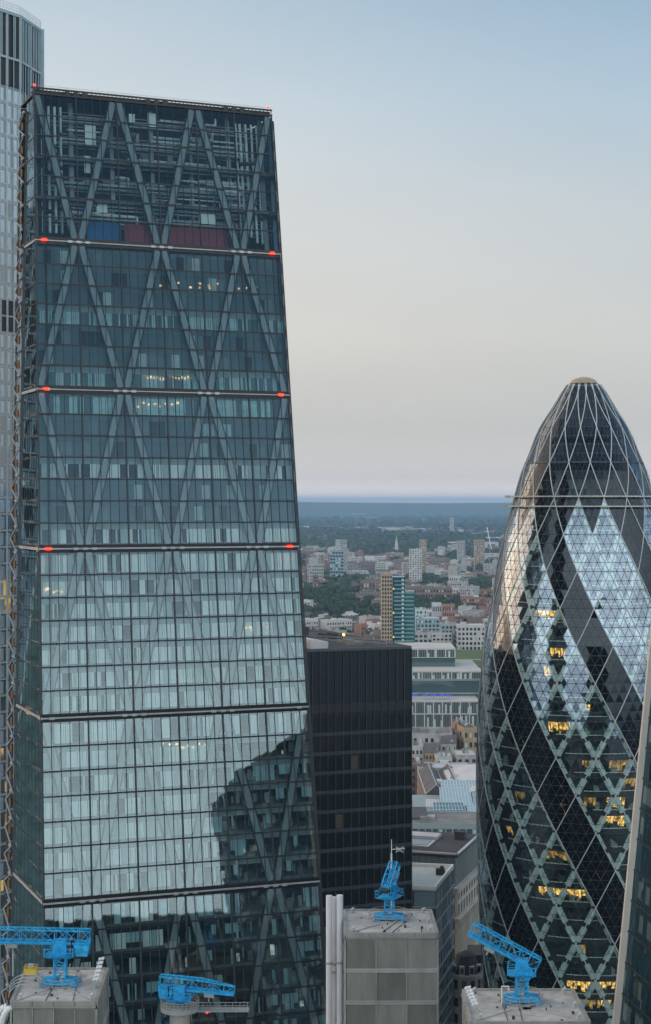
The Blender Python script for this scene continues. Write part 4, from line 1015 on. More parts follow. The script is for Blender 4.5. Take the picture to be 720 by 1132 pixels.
# ================================================================== generic building helper
def bldg(name, label, cat, o, u, v, L_, W_, H, wallm, roofm='roof_grey', floors=5, bays=8, bays2=4, ww=.6, wh=.55, wm='win', group=None, roof='flat', rh=3, z0=0, plant=0, chim=0, frame=False, sides=(0,3,1), seed=0, top_gap=.8):
    u = Vector((u[0],u[1],0)).normalized(); v = Vector((v[0],v[1],0)).normalized(); o = Vector((o[0],o[1],0))
    rg = random.Random(seed+int(abs(o.x*7+o.y*3)))
    t_ = thing(name, label, cat, (o.x,o.y,z0), group)
    b_ = MB(); b_.obox(o, u, v, L_, W_, z0, H); b_.build('wall', wallm, t_)
    sd = {0: (o, u, -v, L_, bays), 3: (o, v, -u, W_, bays2), 1: (o+u*L_, v, u, W_, bays2), 2: (o+v*W_, u, v, L_, bays)}
    fh = (H-z0-top_gap)/floors
    for s_ in sides:
        q, d, nn, ln, nb = sd[s_]
        for f_ in range(floors):
            wn = MB(); sl_ = MB(); zb_ = z0+fh*f_+fh*(1-wh)/2; zt_ = zb_+fh*wh
            if zt_ < 1: continue
            for k in range(nb):
                a = q+d*(ln*(k+(1-ww)/2)/nb)+nn*.03; e = q+d*(ln*(k+(1+ww)/2)/nb)+nn*.03
                wn.face([a+Vector((0,0,zb_)), e+Vector((0,0,zb_)), e+Vector((0,0,zt_)), a+Vector((0,0,zt_))])
                if rg.random() < .22: 
                    e2 = lerp(a,e,rg.uniform(.4,1)); wn.face([a+nn*.03+Vector((0,0,zb_)), e2+nn*.03+Vector((0,0,zb_)), e2+nn*.03+Vector((0,0,lerp(zt_,zb_,.05))), a+nn*.03+Vector((0,0,lerp(zt_,zb_,.05)))], 1)
                if frame:
                    sl_.bar(a+nn*.08+Vector((0,0,zb_-.1)), e+nn*.08+Vector((0,0,zb_-.1)), .2, .2)
            if wn.f:
                wo = wn.build('window_row', [wm,'blind_grey'], t_)
                if sl_.f: sl_.build('sill', 'stone', wo)
    r_ = MB()
    if roof == 'gable': r_.gable(o, u, v, L_, W_, H, H+rh)
    elif roof == 'mansard':
        c = [o,o+u*L_,o+u*L_+v*W_,o+v*W_]; cc = sum(c,Vector())/4; c2 = [p+(cc-p).normalized()*rh*.6 for p in c]
        r_.hexa([Vector((p.x,p.y,H)) for p in c], [Vector((p.x,p.y,H+rh)) for p in c2])
    else:
        r_.obox(o+u*.4+v*.4, u, v, L_-.8, W_-.8, H, H+.15)
        pr = MB()
        for q, d, ln, e in ((o,u,L_,v),(o+v*(W_-.35),u,L_,v),(o+v*.35,v,W_-.7,u),(o+v*.35+u*(L_-.35),v,W_-.7,u)): pr.obox(q, d, e, ln, .35, H+.002, H+.7)
        pr.build('parapet', wallm, t_)
    ro = r_.build('roof', roofm, t_)
    for k in range(plant):
        pl = MB(); a = o+u*L_*rg.uniform(.1,.7)+v*W_*rg.uniform(.1,.7); pl.obox(a, u, v, L_*rg.uniform(.08,.22), W_*rg.uniform(.1,.25), H+.15, H+rg.uniform(1,2.8)); pl.build('roof_plant', rg.choice(('steel_grey','roof_white','roof_grey','steel_light')), ro)
    for k in range(chim):
        ch = MB(); a = o+u*L_*(k+.5)/chim+v*W_*.45; ch.obox(a, u, v, .9, 1.2, H+rh*.5, H+rh+1.3); ch.build('chimney', wallm, ro)
    return t_

# ================================================================== buildings in the gap between the towers
# pale glass block behind the middle service tower
o = Vector((14.0, 433, 0)); c = P(482, 984, 430); cu = (Vector((c.x,c.y,0))-o).normalized(); cv = Vector((35.5-28.67, 27, 0)).normalized()
t_ = thing('glass_block', 'pale blue glass block with a flat pale roof right of the black tower', 'office block', tuple(o))
Lg = (Vector((c.x,c.y,0))-o).length; Hg = c.z
mb = MB(); mb.obox(o+cu*.1+cv*.1, cu, cv, Lg-.2, 27, 0, Hg-.4); mb.build('core', 'green_glass', t_)
mb = MB(); mb.obox(o, cu, cv, Lg, 27.3, Hg-.4, Hg); mb.build('roof', 'blind_grey', t_)
mb = MB(); 
for q, d, ln, e in ((o,cu,Lg,cv),(o+cv*26.9,cu,Lg,cv),(o+cu*(Lg-.5)+cv*.45,cv,26.4,cu)): mb.obox(q, d, e, ln, .45, Hg+.002, Hg+.9)
mb.build('parapet', 'blind_white', t_)
z = Hg-.6
while z > 4:
    pn = MB(); fr_ = MB(); z0 = z-4.2
    for q, d, nn, ln, nb in ((o,cu,-cv,Lg,8),(o+cu*Lg,cv,cu,27.2,12)):
        for k in range(nb):
            a, e = q+d*ln*(k+.04)/nb+nn*.05, q+d*ln*(k+.96)/nb+nn*.05; j = random.uniform(-.01,.01)
            pn.face([a+nn*j+Vector((0,0,z0+.4)), e-nn*j+Vector((0,0,z0+.4)), e-nn*j+Vector((0,0,z)), a+nn*j+Vector((0,0,z))], 1 if random.random() < .35 else 0)
            fr_.bar(a+nn*.05+Vector((0,0,z0)), a+nn*.05+Vector((0,0,z)), .1)
        fr_.bar(q+nn*.1+Vector((0,0,z0+.2)), q+d*ln+nn*.1+Vector((0,0,z0+.2)), .3, .35)
    po = pn.build('window_band', ['green_glass','pale_glass'], t_); fr_.build('mullion', 'steel_light', po); z = z0
mb = MB(); p = P(487, 966, 448); mb.obox((p.x-1.2,p.y-1), (1,0), (0,1), 2.4, 2, Hg+.01, Hg+1.6); mb.tube((p.x+.4,p.y,Hg+1.4), (p.x+.4,p.y,Hg+2.3), .5, 10); mb.build('roof_plant', 'roof_dark', t_)
mb = MB(); mb.bar((c.x-7,431,Hg-14), (c.x-7,431,Hg-3), .25); mb.build('flue', 'white_paint', t_)
# stone building with a louvred mansard
o = P(506, 946, 480); o.z = 0; mu_ = Vector((-.955,.296,0)); mv = Vector((.30,.954,0))
Hm = CAMZ-390*480/F
t_ = thing('mansard_building', 'pale stone building with a green louvred mansard and flat dark roof', 'building', tuple(o))
Lm, Wm = 26.0, 32.0; oo = o+mu_*Lm      # axes: from the left corner
u_ = -mu_
mb = MB(); mb.obox(oo+u_*.0, u_, mv, Lm, Wm, 0, Hm-9.5); mb.build('wall', 'stone', t_)
mb = MB(); mb.obox(oo+mv*.9, u_, mv, Lm-.9, Wm-.9, Hm-9.5, Hm-.7); mo = mb.build('mansard', 'louver', t_)
mb = MB(); mb.obox(oo+mv*.5, u_, mv, Lm-.2, Wm, Hm-.7, Hm); mb.build('roof', 'roof_dark', t_)
mb = MB()
for q, d, ln, e in ((oo+mv*.4,u_,Lm,mv),(oo+mv*.4+u_*(Lm-.6),mv,Wm,u_)): mb.obox(q, d, e, ln, .6, Hm+.003, Hm+.5)
mb.build('coping', 'roof_white', t_)
mb = MB()
for k in range(16):
    zz = Hm-1.2-k*.52; mb.bar(oo+mv*.85+Vector((0,0,zz)), oo+mv*.85+u_*(Lm-.85)+Vector((0,0,zz)), .14, .2); mb.bar(oo+mv*.9+u_*(Lm-.85)+Vector((0,0,zz)), oo+mv*Wm+u_*(Lm-.85)+Vector((0,0,zz)), .14, .2)
for k in range(14): mb.bar(oo+mv*.8+u_*(Lm-.85)*(k/13)+Vector((0,0,Hm-9.3)), oo+mv*.8+u_*(Lm-.85)*(k/13)+Vector((0,0,Hm-.8)), .22, .2)
for k in range(16): mb.bar(oo+u_*(Lm-.78)+mv*(.9+(Wm-1)*k/15)+Vector((0,0,Hm-9.3)), oo+u_*(Lm-.78)+mv*(.9+(Wm-1)*k/15)+Vector((0,0,Hm-.8)), .22, .2)
mb.build('louvre', 'steel_grey', mo)
for k, zz in enumerate([Hm-9.4, Hm-18.2, Hm-31.5]):
    mb = MB(); ex = .7 if k < 2 else .5; mb.obox(oo-mv*ex, u_, mv, Lm+ex, Wm+ex, zz-.45, zz+.25 if k else zz+.05); mb.build('cornice', 'stone', t_)
for f_ in range(8):
    zb_ = Hm-13.0-f_*4.3
    if zb_ < 2: break
    wn = MB(); pi_ = MB()
    for q, d, nn, ln, nb in ((oo,u_,-mv,Lm,7),(oo+u_*Lm,mv,u_,Wm,9)):
        for k in range(nb):
            hh_ = 2.9 if f_ else 1.7
            a, e = q+d*ln*(k+.24)/nb-nn*-.03, q+d*ln*(k+.76)/nb+nn*.03
            wn.face([a+Vector((0,0,zb_)), e+Vector((0,0,zb_)), e+Vector((0,0,zb_+hh_)), a+Vector((0,0,zb_+hh_))])
            if f_ in (2,3,4,5): pp_ = q+d*ln*k/nb+nn*.15; pi_.bar(pp_+Vector((0,0,zb_-1)), pp_+Vector((0,0,zb_+3.3)), .8, .4)
            m_ = (a+e)/2+nn*.06; pi_.bar(m_+Vector((0,0,zb_)), m_+Vector((0,0,zb_+hh_)), .14)
            pi_.bar(a+nn*.1+Vector((0,0,zb_-.15)), e+nn*.1+Vector((0,0,zb_-.15)), .25)
    wo = wn.build('window_row', 'win', t_); pi_.build('pilaster', 'stone', wo)
mb = MB(); q = oo+u_*4+mv*9; mb.obox(q, u_, mv, 11, 9, Hm+.01, Hm+.35); mb.obox(q+u_*.8+mv*.8, u_, mv, 9.4, 7.4, Hm+.35, Hm+.5, 1); mb.build('skylight', ['roof_white','win'], t_)
mb = MB(); q = oo+u_*1+mv*20; mb.obox(q, u_, mv, 14, 6, Hm+.01, Hm+1.0); mb.build('roof_plant', 'roof_white', t_)
mb = MB(); q = oo+u_*20+mv*22; mb.obox(q, u_, mv, 3, 3, Hm+.01, Hm+2.4); mb.build('roof_plant', 'roof_dark', t_)
# turreted corner building
p = P(516, 1062, 455); bx = p.x
t_ = thing('turret_building', 'small white stone corner building with a steep dark mansard roof and dormers', 'building', (bx,455,0))
zt_ = CAMZ-(1078-HZ)*455/F
mb = MB(); mb.tube((bx,458,0), (bx,458,zt_), 4.6, 14); mb.obox((bx+1,458), (1,0), (0,1), 14, 12, 0, zt_-.05); mb.build('wall', 'stone', t_)
mb = MB(); mb.tube((bx,458,zt_+.2), (bx,458,zt_+5), 4.2, 14, r2=2.6); mb.obox((bx+1.5,458.5), (1,0), (0,1), 13, 11, zt_, zt_+4.5); mb.tube((bx,458,zt_+5), (bx,458,zt_+6), 2.6, 14, r2=.4); ro = mb.build('roof', 'roof_dark', t_)
mb = MB(); mb.tube((bx,458,zt_-.5), (bx,458,zt_+.2), 5.0, 16); mb.tube((bx,458,zt_-6), (bx,458,zt_-5.5), 4.9, 16); mb.build('cornice', 'render_white', t_)
for a in (-150,-110,-70,-30):
    d = Vector((math.cos(R(a)), math.sin(R(a)), 0)); c0 = Vector((bx,458,0))+d*3.9; mb = MB(); mb.obox(c0-Vector((.7,.5,0)), (1,0), (0,1), 1.4, 1.6, zt_+.3, zt_+2.6); dm = mb.build('dormer', 'render_white', ro)
    mb = MB(); mb.obox(c0-Vector((.45,.53,0)), (1,0), (0,1), .9, .02, zt_+.6, zt_+2.2); mb.build('dormer_window', 'win', dm)
for f_ in range(4):
    mb = MB()
    for a in (-160,-130,-100,-70,-40,-10):
        d = Vector((math.cos(R(a)), math.sin(R(a)), 0)); e = Vector((-d.y,d.x,0)); c0 = Vector((bx,458,0))+d*4.62; zb_ = zt_-3.8-f_*4.6
        mb.face([c0-e*.6+Vector((0,0,zb_)), c0+e*.6+Vector((0,0,zb_)), c0+e*.6+Vector((0,0,zb_+2.6)), c0-e*.6+Vector((0,0,zb_+2.6))])
    mb.build('window_row', 'win', t_)
# streets between the towers
mb = MB(); mb.face([(20,330,.008),(29,330,.008),(50,640,.008),(38,640,.008)]); structure(mb.build('road', 'asphalt'))
mb = MB(); mb.hexa([(29,330,0),(33,330,0),(54,640,0),(50,640,0)], [(29,330,.13),(33,330,.13),(54,640,.13),(50,640,.13)]); mb.hexa([(16,330,0),(20,330,0),(38,640,0),(34,640,0)], [(16,330,.13),(20,330,.13),(38,640,.13),(34,640,.13)]); structure(mb.build('pavement', 'pave'))
mb = MB()
for k in range(40):
    y = 335+k*7; x = lerp(24.5,44,(y-330)/310); mb.face([(x-.08,y,.016),(x+.08,y,.016),(x+.25,y+3,.016),(x+.1,y+3,.016)])
structure(mb.build('road_markings', 'white_paint'))
def vehicle(name, label, cat, x, y, L_, W_, H, c, ang):
    t_ = thing(name, label, cat, (x,y,0)); 
    def at(a, b_, z): q = Vector((a*math.sin(ang)+b_*math.cos(ang), a*math.cos(ang)-b_*math.sin(ang), 0)); return Vector((x,y,z))+q
    hx = lambda a0,a1,b0,b1,z0,z1,sh=0: ([at(a0,b0,z0),at(a0,b1,z0),at(a1,b1,z0),at(a1,b0,z0)], [at(a0+sh,b0+sh*.2,z1),at(a0+sh,b1-sh*.2,z1),at(a1-sh,b1-sh*.2,z1),at(a1-sh,b0+sh*.2,z1)])
    w2 = W_/2; mb = MB(); 
    if name == 'bus': mb.hexa(*hx(-L_/2,L_/2,-w2,w2,.35,H))
    else: mb.hexa(*hx(-L_/2,L_/2,-w2,w2,.3,H*.58)); mb.hexa(*hx(-L_*.38,L_*.25,-w2*.92,w2*.92,H*.58,H,.35))
    mb.build('body', c, t_)
    mb = MB()
    for z0, z1 in (((1.0,1.9),(2.7,3.6)) if name == 'bus' else ((H*.62,H*.9),)):
        k = .02 if name == 'bus' else -.05
        if name == 'bus':
            for s_ in (-1,1): q = w2+k; mb.face([at(-L_*.45,s_*q,z0), at(L_*.45,s_*q,z0), at(L_*.45,s_*q,z1), at(-L_*.45,s_*q,z1)])
        mb.face([at(-L_/2-.02 if name == 'bus' else -L_*.38,-w2*.85,z0), at(-L_/2-.02 if name == 'bus' else -L_*.38,w2*.85,z0), at(-L_/2-.02 if name == 'bus' else -L_*.32,w2*.85,z1), at(-L_/2-.02 if name == 'bus' else -L_*.32,-w2*.85,z1)])
    mb.build('window', 'win', t_)
    for a in (-L_*.3, L_*.3):
        for b_ in (-w2, w2): mb = MB(); mb.tube(at(a,b_-.12,.33), at(a,b_+.12,.33), .33, 12); mb.build('wheel', 'black', t_)
    for b_ in (-w2*.75, w2*.75): mb = MB(); mb.tube(at(-L_/2-.06,b_,.8), at(-L_/2,b_,.8), .12, 8); mb.build('tail_light', 'red_lamp', t_)
mb_list = [('car','dark car with lit tail lights driving away between the towers','car',30.5,452,4.4,1.8,1.5,'roof_dark'),('car','white car following behind in the street between the towers','car',27.2,402,4.4,1.8,1.5,'white_paint'),('bus','red double decker bus on the street between the towers','bus',35,500,11,2.5,4.3,'red_panel')]
for a in mb_list: vehicle(*a, math.atan2(19,310)+.0)
for x, y in ((33.7,474),(29.0,474)):
    t_ = thing('traffic_light', 'traffic light showing red '+('on the right kerb' if x > 31 else 'on the left kerb')+' of the street between the towers', 'traffic light', (x,y,.13))
    mb = MB(); mb.tube((x,y,.1), (x,y,3.2), .08, 8); mb.build('pole', 'black', t_); mb = MB(); mb.box(x-.2,x+.2,y-.15,y+.15,3.2,4.3); h_ = mb.build('signal_head', 'black', t_); mb = MB(); mb.tube((x,y-.2,4.0), (x,y-.15,4.0), .17, 10); mb.build('signal_lamp', 'red_lamp', h_)

# greenhouse-like roofs, hall roofs
def P0(px, py, z): D = F*(CAMZ-z)/(py-HZ); return Vector(((px-360)/F*D, D, 0))
E1, E2 = Vector((1,0,0)), Vector((0,1,0))
q = P0(468, 909, 22)
bldg('low_office', 'long low grey office wing behind the mansard building', 'building', (q.x-10,q.y+0), (1,-.03), (.03,1), 38, 26, 21, 'spandrel', 'roof_grey', 4, 14, 6, .8, .7, 'green_glass', plant=2)
t_ = thing('glass_roof_hall', 'low hall under stepped pale teal glass roofs with white frames', 'hall', (q.x,q.y+34,0))
gy = P0(470, 900, 18).y
mb = MB(); mb.box(39,76,gy,gy+52,0,17); mb.build('wall', 'spandrel', t_)
for k, (x0, x1, y0, y1, z0, z1, m_) in enumerate(((46,60,2,14,17,20.5,'teal_light'),(60.5,75,0,13,17,19.5,'pale_glass'),(50,64,16,30,18,24,'pale_glass'),(64.5,75,18,32,18,22,'pale_glass'),(44,50,18,26,17,19.5,'roof_white'),(52,75,34,50,19,24,'pale_glass'))):
    mb = MB(); mb.hexa([(x0,gy+y0,z0),(x1,gy+y0,z0),(x1,gy+y1,z0),(x0,gy+y1,z0)], [(x0,gy+y0,z0+.8),(x1,gy+y0,z0+.8),(x1-.4,gy+y1,z1),(x0+.4,gy+y1,z1)]); go = mb.build('glass_roof', m_, t_)
    mb = MB(); n_ = int((x1-x0)/1.4)
    for i in range(n_+1):
        xx = lerp(x0+.05,x1-.05,i/n_); mb.bar((xx,gy+y0,z0+.9), (lerp(x0+.4,x1-.4,i/n_),gy+y1,z1+.1), .14)
    for j in (0,.33,.66,1): yy = lerp(y0,y1,j); zz = lerp(z0+.9,z1+.1,j); mb.bar((x0,gy+yy,zz), (x1,gy+yy,zz), .16)
    mb.build('glazing_bar', 'white_paint', go)
for xx, yy, m_ in ((45,-1.6,'orange_lamp'),(55,-1.6,'orange_lamp')): mb = MB(); mb.box(xx,xx+2.6,gy+yy,gy+yy+.6,17.2,17.9); mb.build('lit_canopy', 'warm' , t_)
def hall(label, px0, px1, py, z, L_, W_, rh, wm, rm, hip=False):
    a, b_ = P0(px0,py,z), P0(px1,py,z); bldg('hall', label, 'building', a, (1,0), (0,1), b_.x-a.x, L_, z, wm, rm, 3, 4, 6, .5, .5, roof='flat' if rh == 0 else 'gable', rh=rh)
t_ = thing('gabled_hall', 'brown brick hall with twin dark slate gables and white verges', 'hall', (P0(480,878,16).x,P0(480,878,16).y,0))
ga = P0(471,878,17); 
for k in range(2):
    x0 = ga.x+k*9.8; mb = MB(); mb.box(x0,x0+9.7,ga.y,ga.y+62,0,17)
    mb.face([(x0,ga.y-.01,17),(x0+9.7,ga.y-.01,17),(x0+4.85,ga.y-.01,21.2)]); mb.build('wall', 'brick', t_)
    mb = MB(); mb.gable((x0+9.7,ga.y), (0,1), (-1,0), 62, 9.7, 17.05, 21.4, 0, .2); ro = mb.build('roof', 'slate', t_)
    mb = MB(); mb.bar((x0-.2,ga.y-.25,17.1), (x0+4.85,ga.y-.25,21.5), .3); mb.bar((x0+9.9,ga.y-.25,17.1), (x0+4.85,ga.y-.25,21.5), .3); mb.bar((x0+4.85,ga.y,21.5), (x0+4.85,ga.y+62,21.5), .25); mb.bar((x0-.1,ga.y,17.2), (x0-.1,ga.y+62,17.2), .35); mb.build('verge', 'roof_white', ro)
    mb = MB(); mb.obox((x0+6,ga.y+12+k*14), (1,0), (0,1), 2.6, 7, 19.2, 20.9); mb.build('skylight', 'roof_white', ro)
    mb = MB(); mb.face([(x0+3.8,ga.y-.04,11),(x0+6,ga.y-.04,11),(x0+6,ga.y-.04,14),(x0+3.8,ga.y-.04,14)]); mb.build('window', 'win', t_)
wa = P0(503,880,20)
t_ = thing('white_roof_hall', 'large hall with a plain white barrel roof beside the bullet tower', 'hall', (wa.x,wa.y,0))
mb = MB(); mb.box(wa.x,wa.x+34,wa.y,wa.y+70,0,20); mb.build('wall', 'render_white', t_)
mb = MB()
for k in range(8):
    a0, a1 = k/8, (k+1)/8; h_ = lambda t: 20+3.2*math.sin(math.pi*t); mb.face([(wa.x+34*a0,wa.y-.3,h_(a0)),(wa.x+34*a1,wa.y-.3,h_(a1)),(wa.x+34*a1,wa.y+70,h_(a1)),(wa.x+34*a0,wa.y+70,h_(a0))])
mb.build('roof', 'roof_white', t_)
q = P0(456,905,22); bldg('brick_house', 'brown brick gabled house at the foot of the gap beside the black tower', 'house', (q.x-6,q.y+2), (1,0), (0,1), 12, 16, 22, 'brick', 'slate', 5, 3, 4, .45, .5, roof='gable', rh=3)

# stepped white office with planted terraces and parasols
def tier(t_, px0, px1, ptop, D, ztop_, zbot, depth, nb, rows, fmat='render_white', green=True, gx=0):
    x0, x1 = (px0-360)/F*D, (px1-360)/F*D
    mb = MB(); mb.box(x0,x1,D,D+depth,zbot,ztop_-.3); mb.build('glass_wall', 'green_glass', t_)
    mb = MB(); mb.box(x0-.4,x1+.4,D-.5,D+depth,ztop_-.3,ztop_+.3); mb.build('roof_slab', fmat, t_)
    for z0, z1 in rows:
        fr_ = MB(); bl_ = MB()
        fr_.box(x0,x1,D-.45,D-.05,z1-.35,z1); fr_.box(x0,x1,D-.45,D-.05,z0,z0+.3)
        for k in range(nb+1): xx = lerp(x0,x1,k/nb); fr_.box(xx-.35,xx+.35,D-.55,D-.02,z0+.3,z1-.35)
        for k in range(nb*4):
            if random.random() < .3: xa = lerp(x0,x1,k/nb/4)+.3; bl_.box(xa,xa+(x1-x0)/nb/4-.25,D-.06,D-.03,z0+.3,lerp(z0,z1,random.uniform(.5,.9)))
            xx = lerp(x0,x1,k/nb/4); fr_.box(xx-.05,xx+.05,D-.2,D-.05,z0+.3,z1-.35)
        fo = fr_.build('window_frame', fmat, t_); bl_.build('blind', 'blind_grey', fo)
    if green:
        mb = MB(); mb.box(x0+1,x1-1,D-gx,D-gx+3.2,zbot+.35,zbot+.9); mb.build('planting', 'grass', t_)
D1 = 1010
t_ = thing('terraced_office', 'white framed stepped office with planted terraces seen between the black and bullet towers', 'office', (60, D1, 0))
zz = lambda py, D: CAMZ-(py-HZ)*D/F
tier(t_, 380, 503, 716, D1, zz(717,D1), zz(741,D1), 40, 12, [(zz(727,D1), zz(717,D1)-.3)], gx=10)
tier(t_, 380, 532, 740, 985, zz(742,985), zz(774,985), 66, 14, [(zz(751,985), zz(742,985)-.3)], gx=12)
tier(t_, 380, 529, 774, 962, zz(775,962), 0, 90, 15, [(zz(789,962), zz(775,962)-.3),(zz(804,962), zz(789,962)-.1),(zz(819,962), zz(804,962)-.1)], green=False)
mb = MB(); x0 = (505-360)/F*1060; mb.box(x0,x0+40,1052,1180,0,zz(738,1052)); mb.build('rear_wing', 'render_white', t_)
mb = MB(); mb.box(x0+1,x0+39,1053,1100,zz(738,1052)+.01,zz(738,1052)+.6); mb.box(x0+1,x0+39,1110,1175,zz(738,1052)+.01,zz(738,1052)+.5); mb.build('roof_lawn', 'grass', t_)
mb = MB(); z_ = zz(751,985); x0, x1 = (383-360)/F*985, (530-360)/F*985
for k in range(5): pass
mb.box(x0,x1,982.0,982.2,z_-.4,z_-.2); mb.box(x0,x1,982.0,982.1,zz(766,985),zz(765.3,985)); mb.build('terrace_rail', 'steel_light', t_)
for k, px in enumerate((458.5, 470.5, 479.5, 489, 496)):
    p = P(px, 771.5, 968); zg = zz(775,962)+.3
    t_ = thing('parasol', 'open blue parasol on the office terrace, '+('leftmost of five','second from the left','middle one of five','fourth from the left','rightmost of five')[k], 'parasol', (p.x,968,zg), 'blue parasols on the office terrace')
    mb = MB(); mb.tube((p.x,968,zg), (p.x,968,zg+2.6), .07, 6); mb.build('pole', 'steel_grey', t_)
    mb = MB(); mb.tube((p.x,968,zg+2.2), (p.x,968,zg+3.6), 2.5, 8, r2=.1); mb.build('canopy', 'parasol', t_)

# two tone residential tower
Dt = 1280
x0 = (422-360)/F*Dt; x1 = (434-360)/F*Dt; x2 = (448-360)/F*Dt; x3 = (459-360)/F*Dt
t_ = thing('residential_tower', 'tall residential tower, one half beige slab and the other teal glass', 'tower block', (x1,Dt,0))
hb, ht, h3 = zz(634,Dt), zz(638,Dt), zz(654,Dt)
mb = MB(); mb.box(x0,x1,Dt,Dt+16,0,hb); mb.build('beige_slab', 'beige', t_)
mb = MB(); mb.box(x1+.01,x2,Dt+1,Dt+18,0,ht); mb.build('teal_slab', 'teal_glass', t_)
mb = MB(); mb.box(x2+.01,x3,Dt+2,Dt+18,0,h3); mb.build('lower_teal_slab', 'teal_light', t_)
for f_ in range(30):
    z = hb-2-f_*3.1
    if z < 5: break
    mb = MB()
    for k in range(4): xx = lerp(x0,x1,(k+.2)/4); mb.face([(xx,Dt-.05,z-1.7),(xx+1.2,Dt-.05,z-1.7),(xx+1.2,Dt-.05,z),(xx,Dt-.05,z)])
    mb.build('window_row', 'win', t_)
    mb = MB(); 
    if z < ht: mb.box(x1+1.5,x2,Dt+.4,Dt+1,z-.9,z-.5)
    if z < h3: mb.box(x2,x3-.8,Dt+1.4,Dt+2,z-.9,z-.5)
    if z < ht: mb.box(x2-2.6,x2-1.0,Dt+.2,Dt+.39,z-.5,z+1)
    mb.build('balcony', 'blind_cyan', t_)
    if f_ % 6 == 3 and z < ht: mb = MB(); mb.box(x1+.4,x1+1.4,Dt+.4,Dt+.8,z-1.2,z+.3); mb.build('lit_window', 'yellow', t_)
# other landmark buildings of the far city
def tower(label, px0, px1, ptop, pbase, wm, rm='roof_grey', fl_=18, nb=5, name='tower_block', ww=.5, D=None, dep=None):
    D = D or F*CAMZ/(pbase-HZ); a = (px0-360)/F*D; b_ = (px1-360)/F*D
    return bldg(name, label, 'tower block' if name == 'tower_block' else 'building', (a,D), (1,0), (0,1), b_-a, dep or min(b_-a, 30), CAMZ-(ptop-HZ)*D/F, wm, rm, fl_, nb, 3, ww, .5)
tower('white tower block, the larger of a close pair in the far city', 453, 466.5, 607.5, 652, 'render_white')
tower('brown and white tower block just behind the larger white block of the far city', 464, 472, 597, 640, 'beige')
tower('slender white tower block at the left of the far wooded park', 371, 377, 597, 640, 'render_white')
tower('slender grey tower block touching the white one left of the far park', 377.5, 384, 597, 640, 'conc')
tower('blue grey office slab below the pair of slender blocks', 365, 380, 609, 645, 'pale_glass', fl_=10, ww=.8)
tower('low grey block with many bays at the left of the far city', 340, 358, 624, 650, 'conc', fl_=7, nb=9)
tower('grey tower block, left one near the far construction crane', 506, 514.5, 598, 625, 'conc')
tower('pinkish grey tower block nearest to the far construction crane', 525, 536, 597, 630, 'beige')
tower('dark distant tower in the smoke haze before the ridge', 485, 497, 580, 592, 'roof_dark', D=6800, fl_=10)
tower('slim distant white tower before the ridge', 497.5, 502, 573, 592, 'conc', D=7200, fl_=10)
tower('white square office cube right of the teal tower', 478, 488, 667, 700, 'roof_white', fl_=3, name='office_cube')
tower('red brick block beside the white office cube', 489, 503, 669, 702, 'brick_red', fl_=5, name='brick_block', nb=6)
tower('long brown mansion block behind the teal tower', 440, 500, 650, 672, 'brick', 'slate', fl_=4, nb=20, name='mansion_block', dep=16)
tower('long dark roofed chapel among trees at the left of the far city', 399, 421, 642, 660, 'brick', 'slate', fl_=2, nb=7, name='chapel', dep=20)
tower('cream curved crescent block right of the white towers', 497, 510, 637, 655, 'render_white', fl_=3, nb=6, name='crescent_block')
tower('pale distant slab at the far right of the gap', 545, 551, 640, 665, 'render_white', fl_=6)
tower('brown distant slab left of the teal tower base', 346, 352, 636, 660, 'brick', fl_=6)
# modern grey flats right of the teal tower
for i, (px0, px1, pt, z_, wm, lb) in enumerate(((448,478,700,33,'conc','grey plant roofed block right of the teal tower base'),(461,486,684,34,'pale_glass','pale glass flats right of the teal tower'),(488,505,690,36,'spandrel','dark grey stepped flats right of the pale glass flats'),(506,536,692,36,'render_white','white curved apartment block near the left flank of the bullet tower'),(478,500,700,28,'render_white','low white flats before the dark grey stepped flats'),(536,560,686,34,'conc','grey apartment block next to the left flank of the bullet tower'),(455,472,674,36,'blind_grey','pale roofed flats rising above the pale glass flats'))):
    D = F*(CAMZ-z_)/(pt-HZ); a, b_ = (px0-360)/F*D, (px1-360)/F*D
    bldg('apartment_block', lb, 'flats', (a,D), (1,0), (0,1), b_-a, 22, z_, wm, 'roof_white' if i % 2 else 'roof_grey', 8, max(4,int((b_-a)/3.5)), 5, .6, .55, plant=2)
tower('long low white industrial roof on the left before the ridge', 355, 432, 587.5, 591, 'roof_white', 'roof_white', fl_=1, nb=10, D=7600, dep=300, name='warehouse')
tower('second long white industrial roof right before the ridge', 455, 520, 590, 593, 'roof_white', 'roof_white', fl_=1, nb=10, D=7000, dep=250, name='warehouse')
# church with spire
p = P(438.5, 606, 4800); t_ = thing('church', 'white church with a pointed spire above the far trees', 'church', (p.x,4800,0))
mb = MB(); mb.box(p.x-4.5,p.x+4.5,4800,4809,0,32); mb.build('tower', 'render_white', t_); mb = MB(); mb.tube((p.x,4804.5,32), (p.x,4804.5,54), 4, 8, r2=.3); mb.build('spire', 'render_white', t_); mb = MB(); mb.box(p.x-9,p.x+9,4809,4850,0,20); mb.build('nave', 'brick', t_)
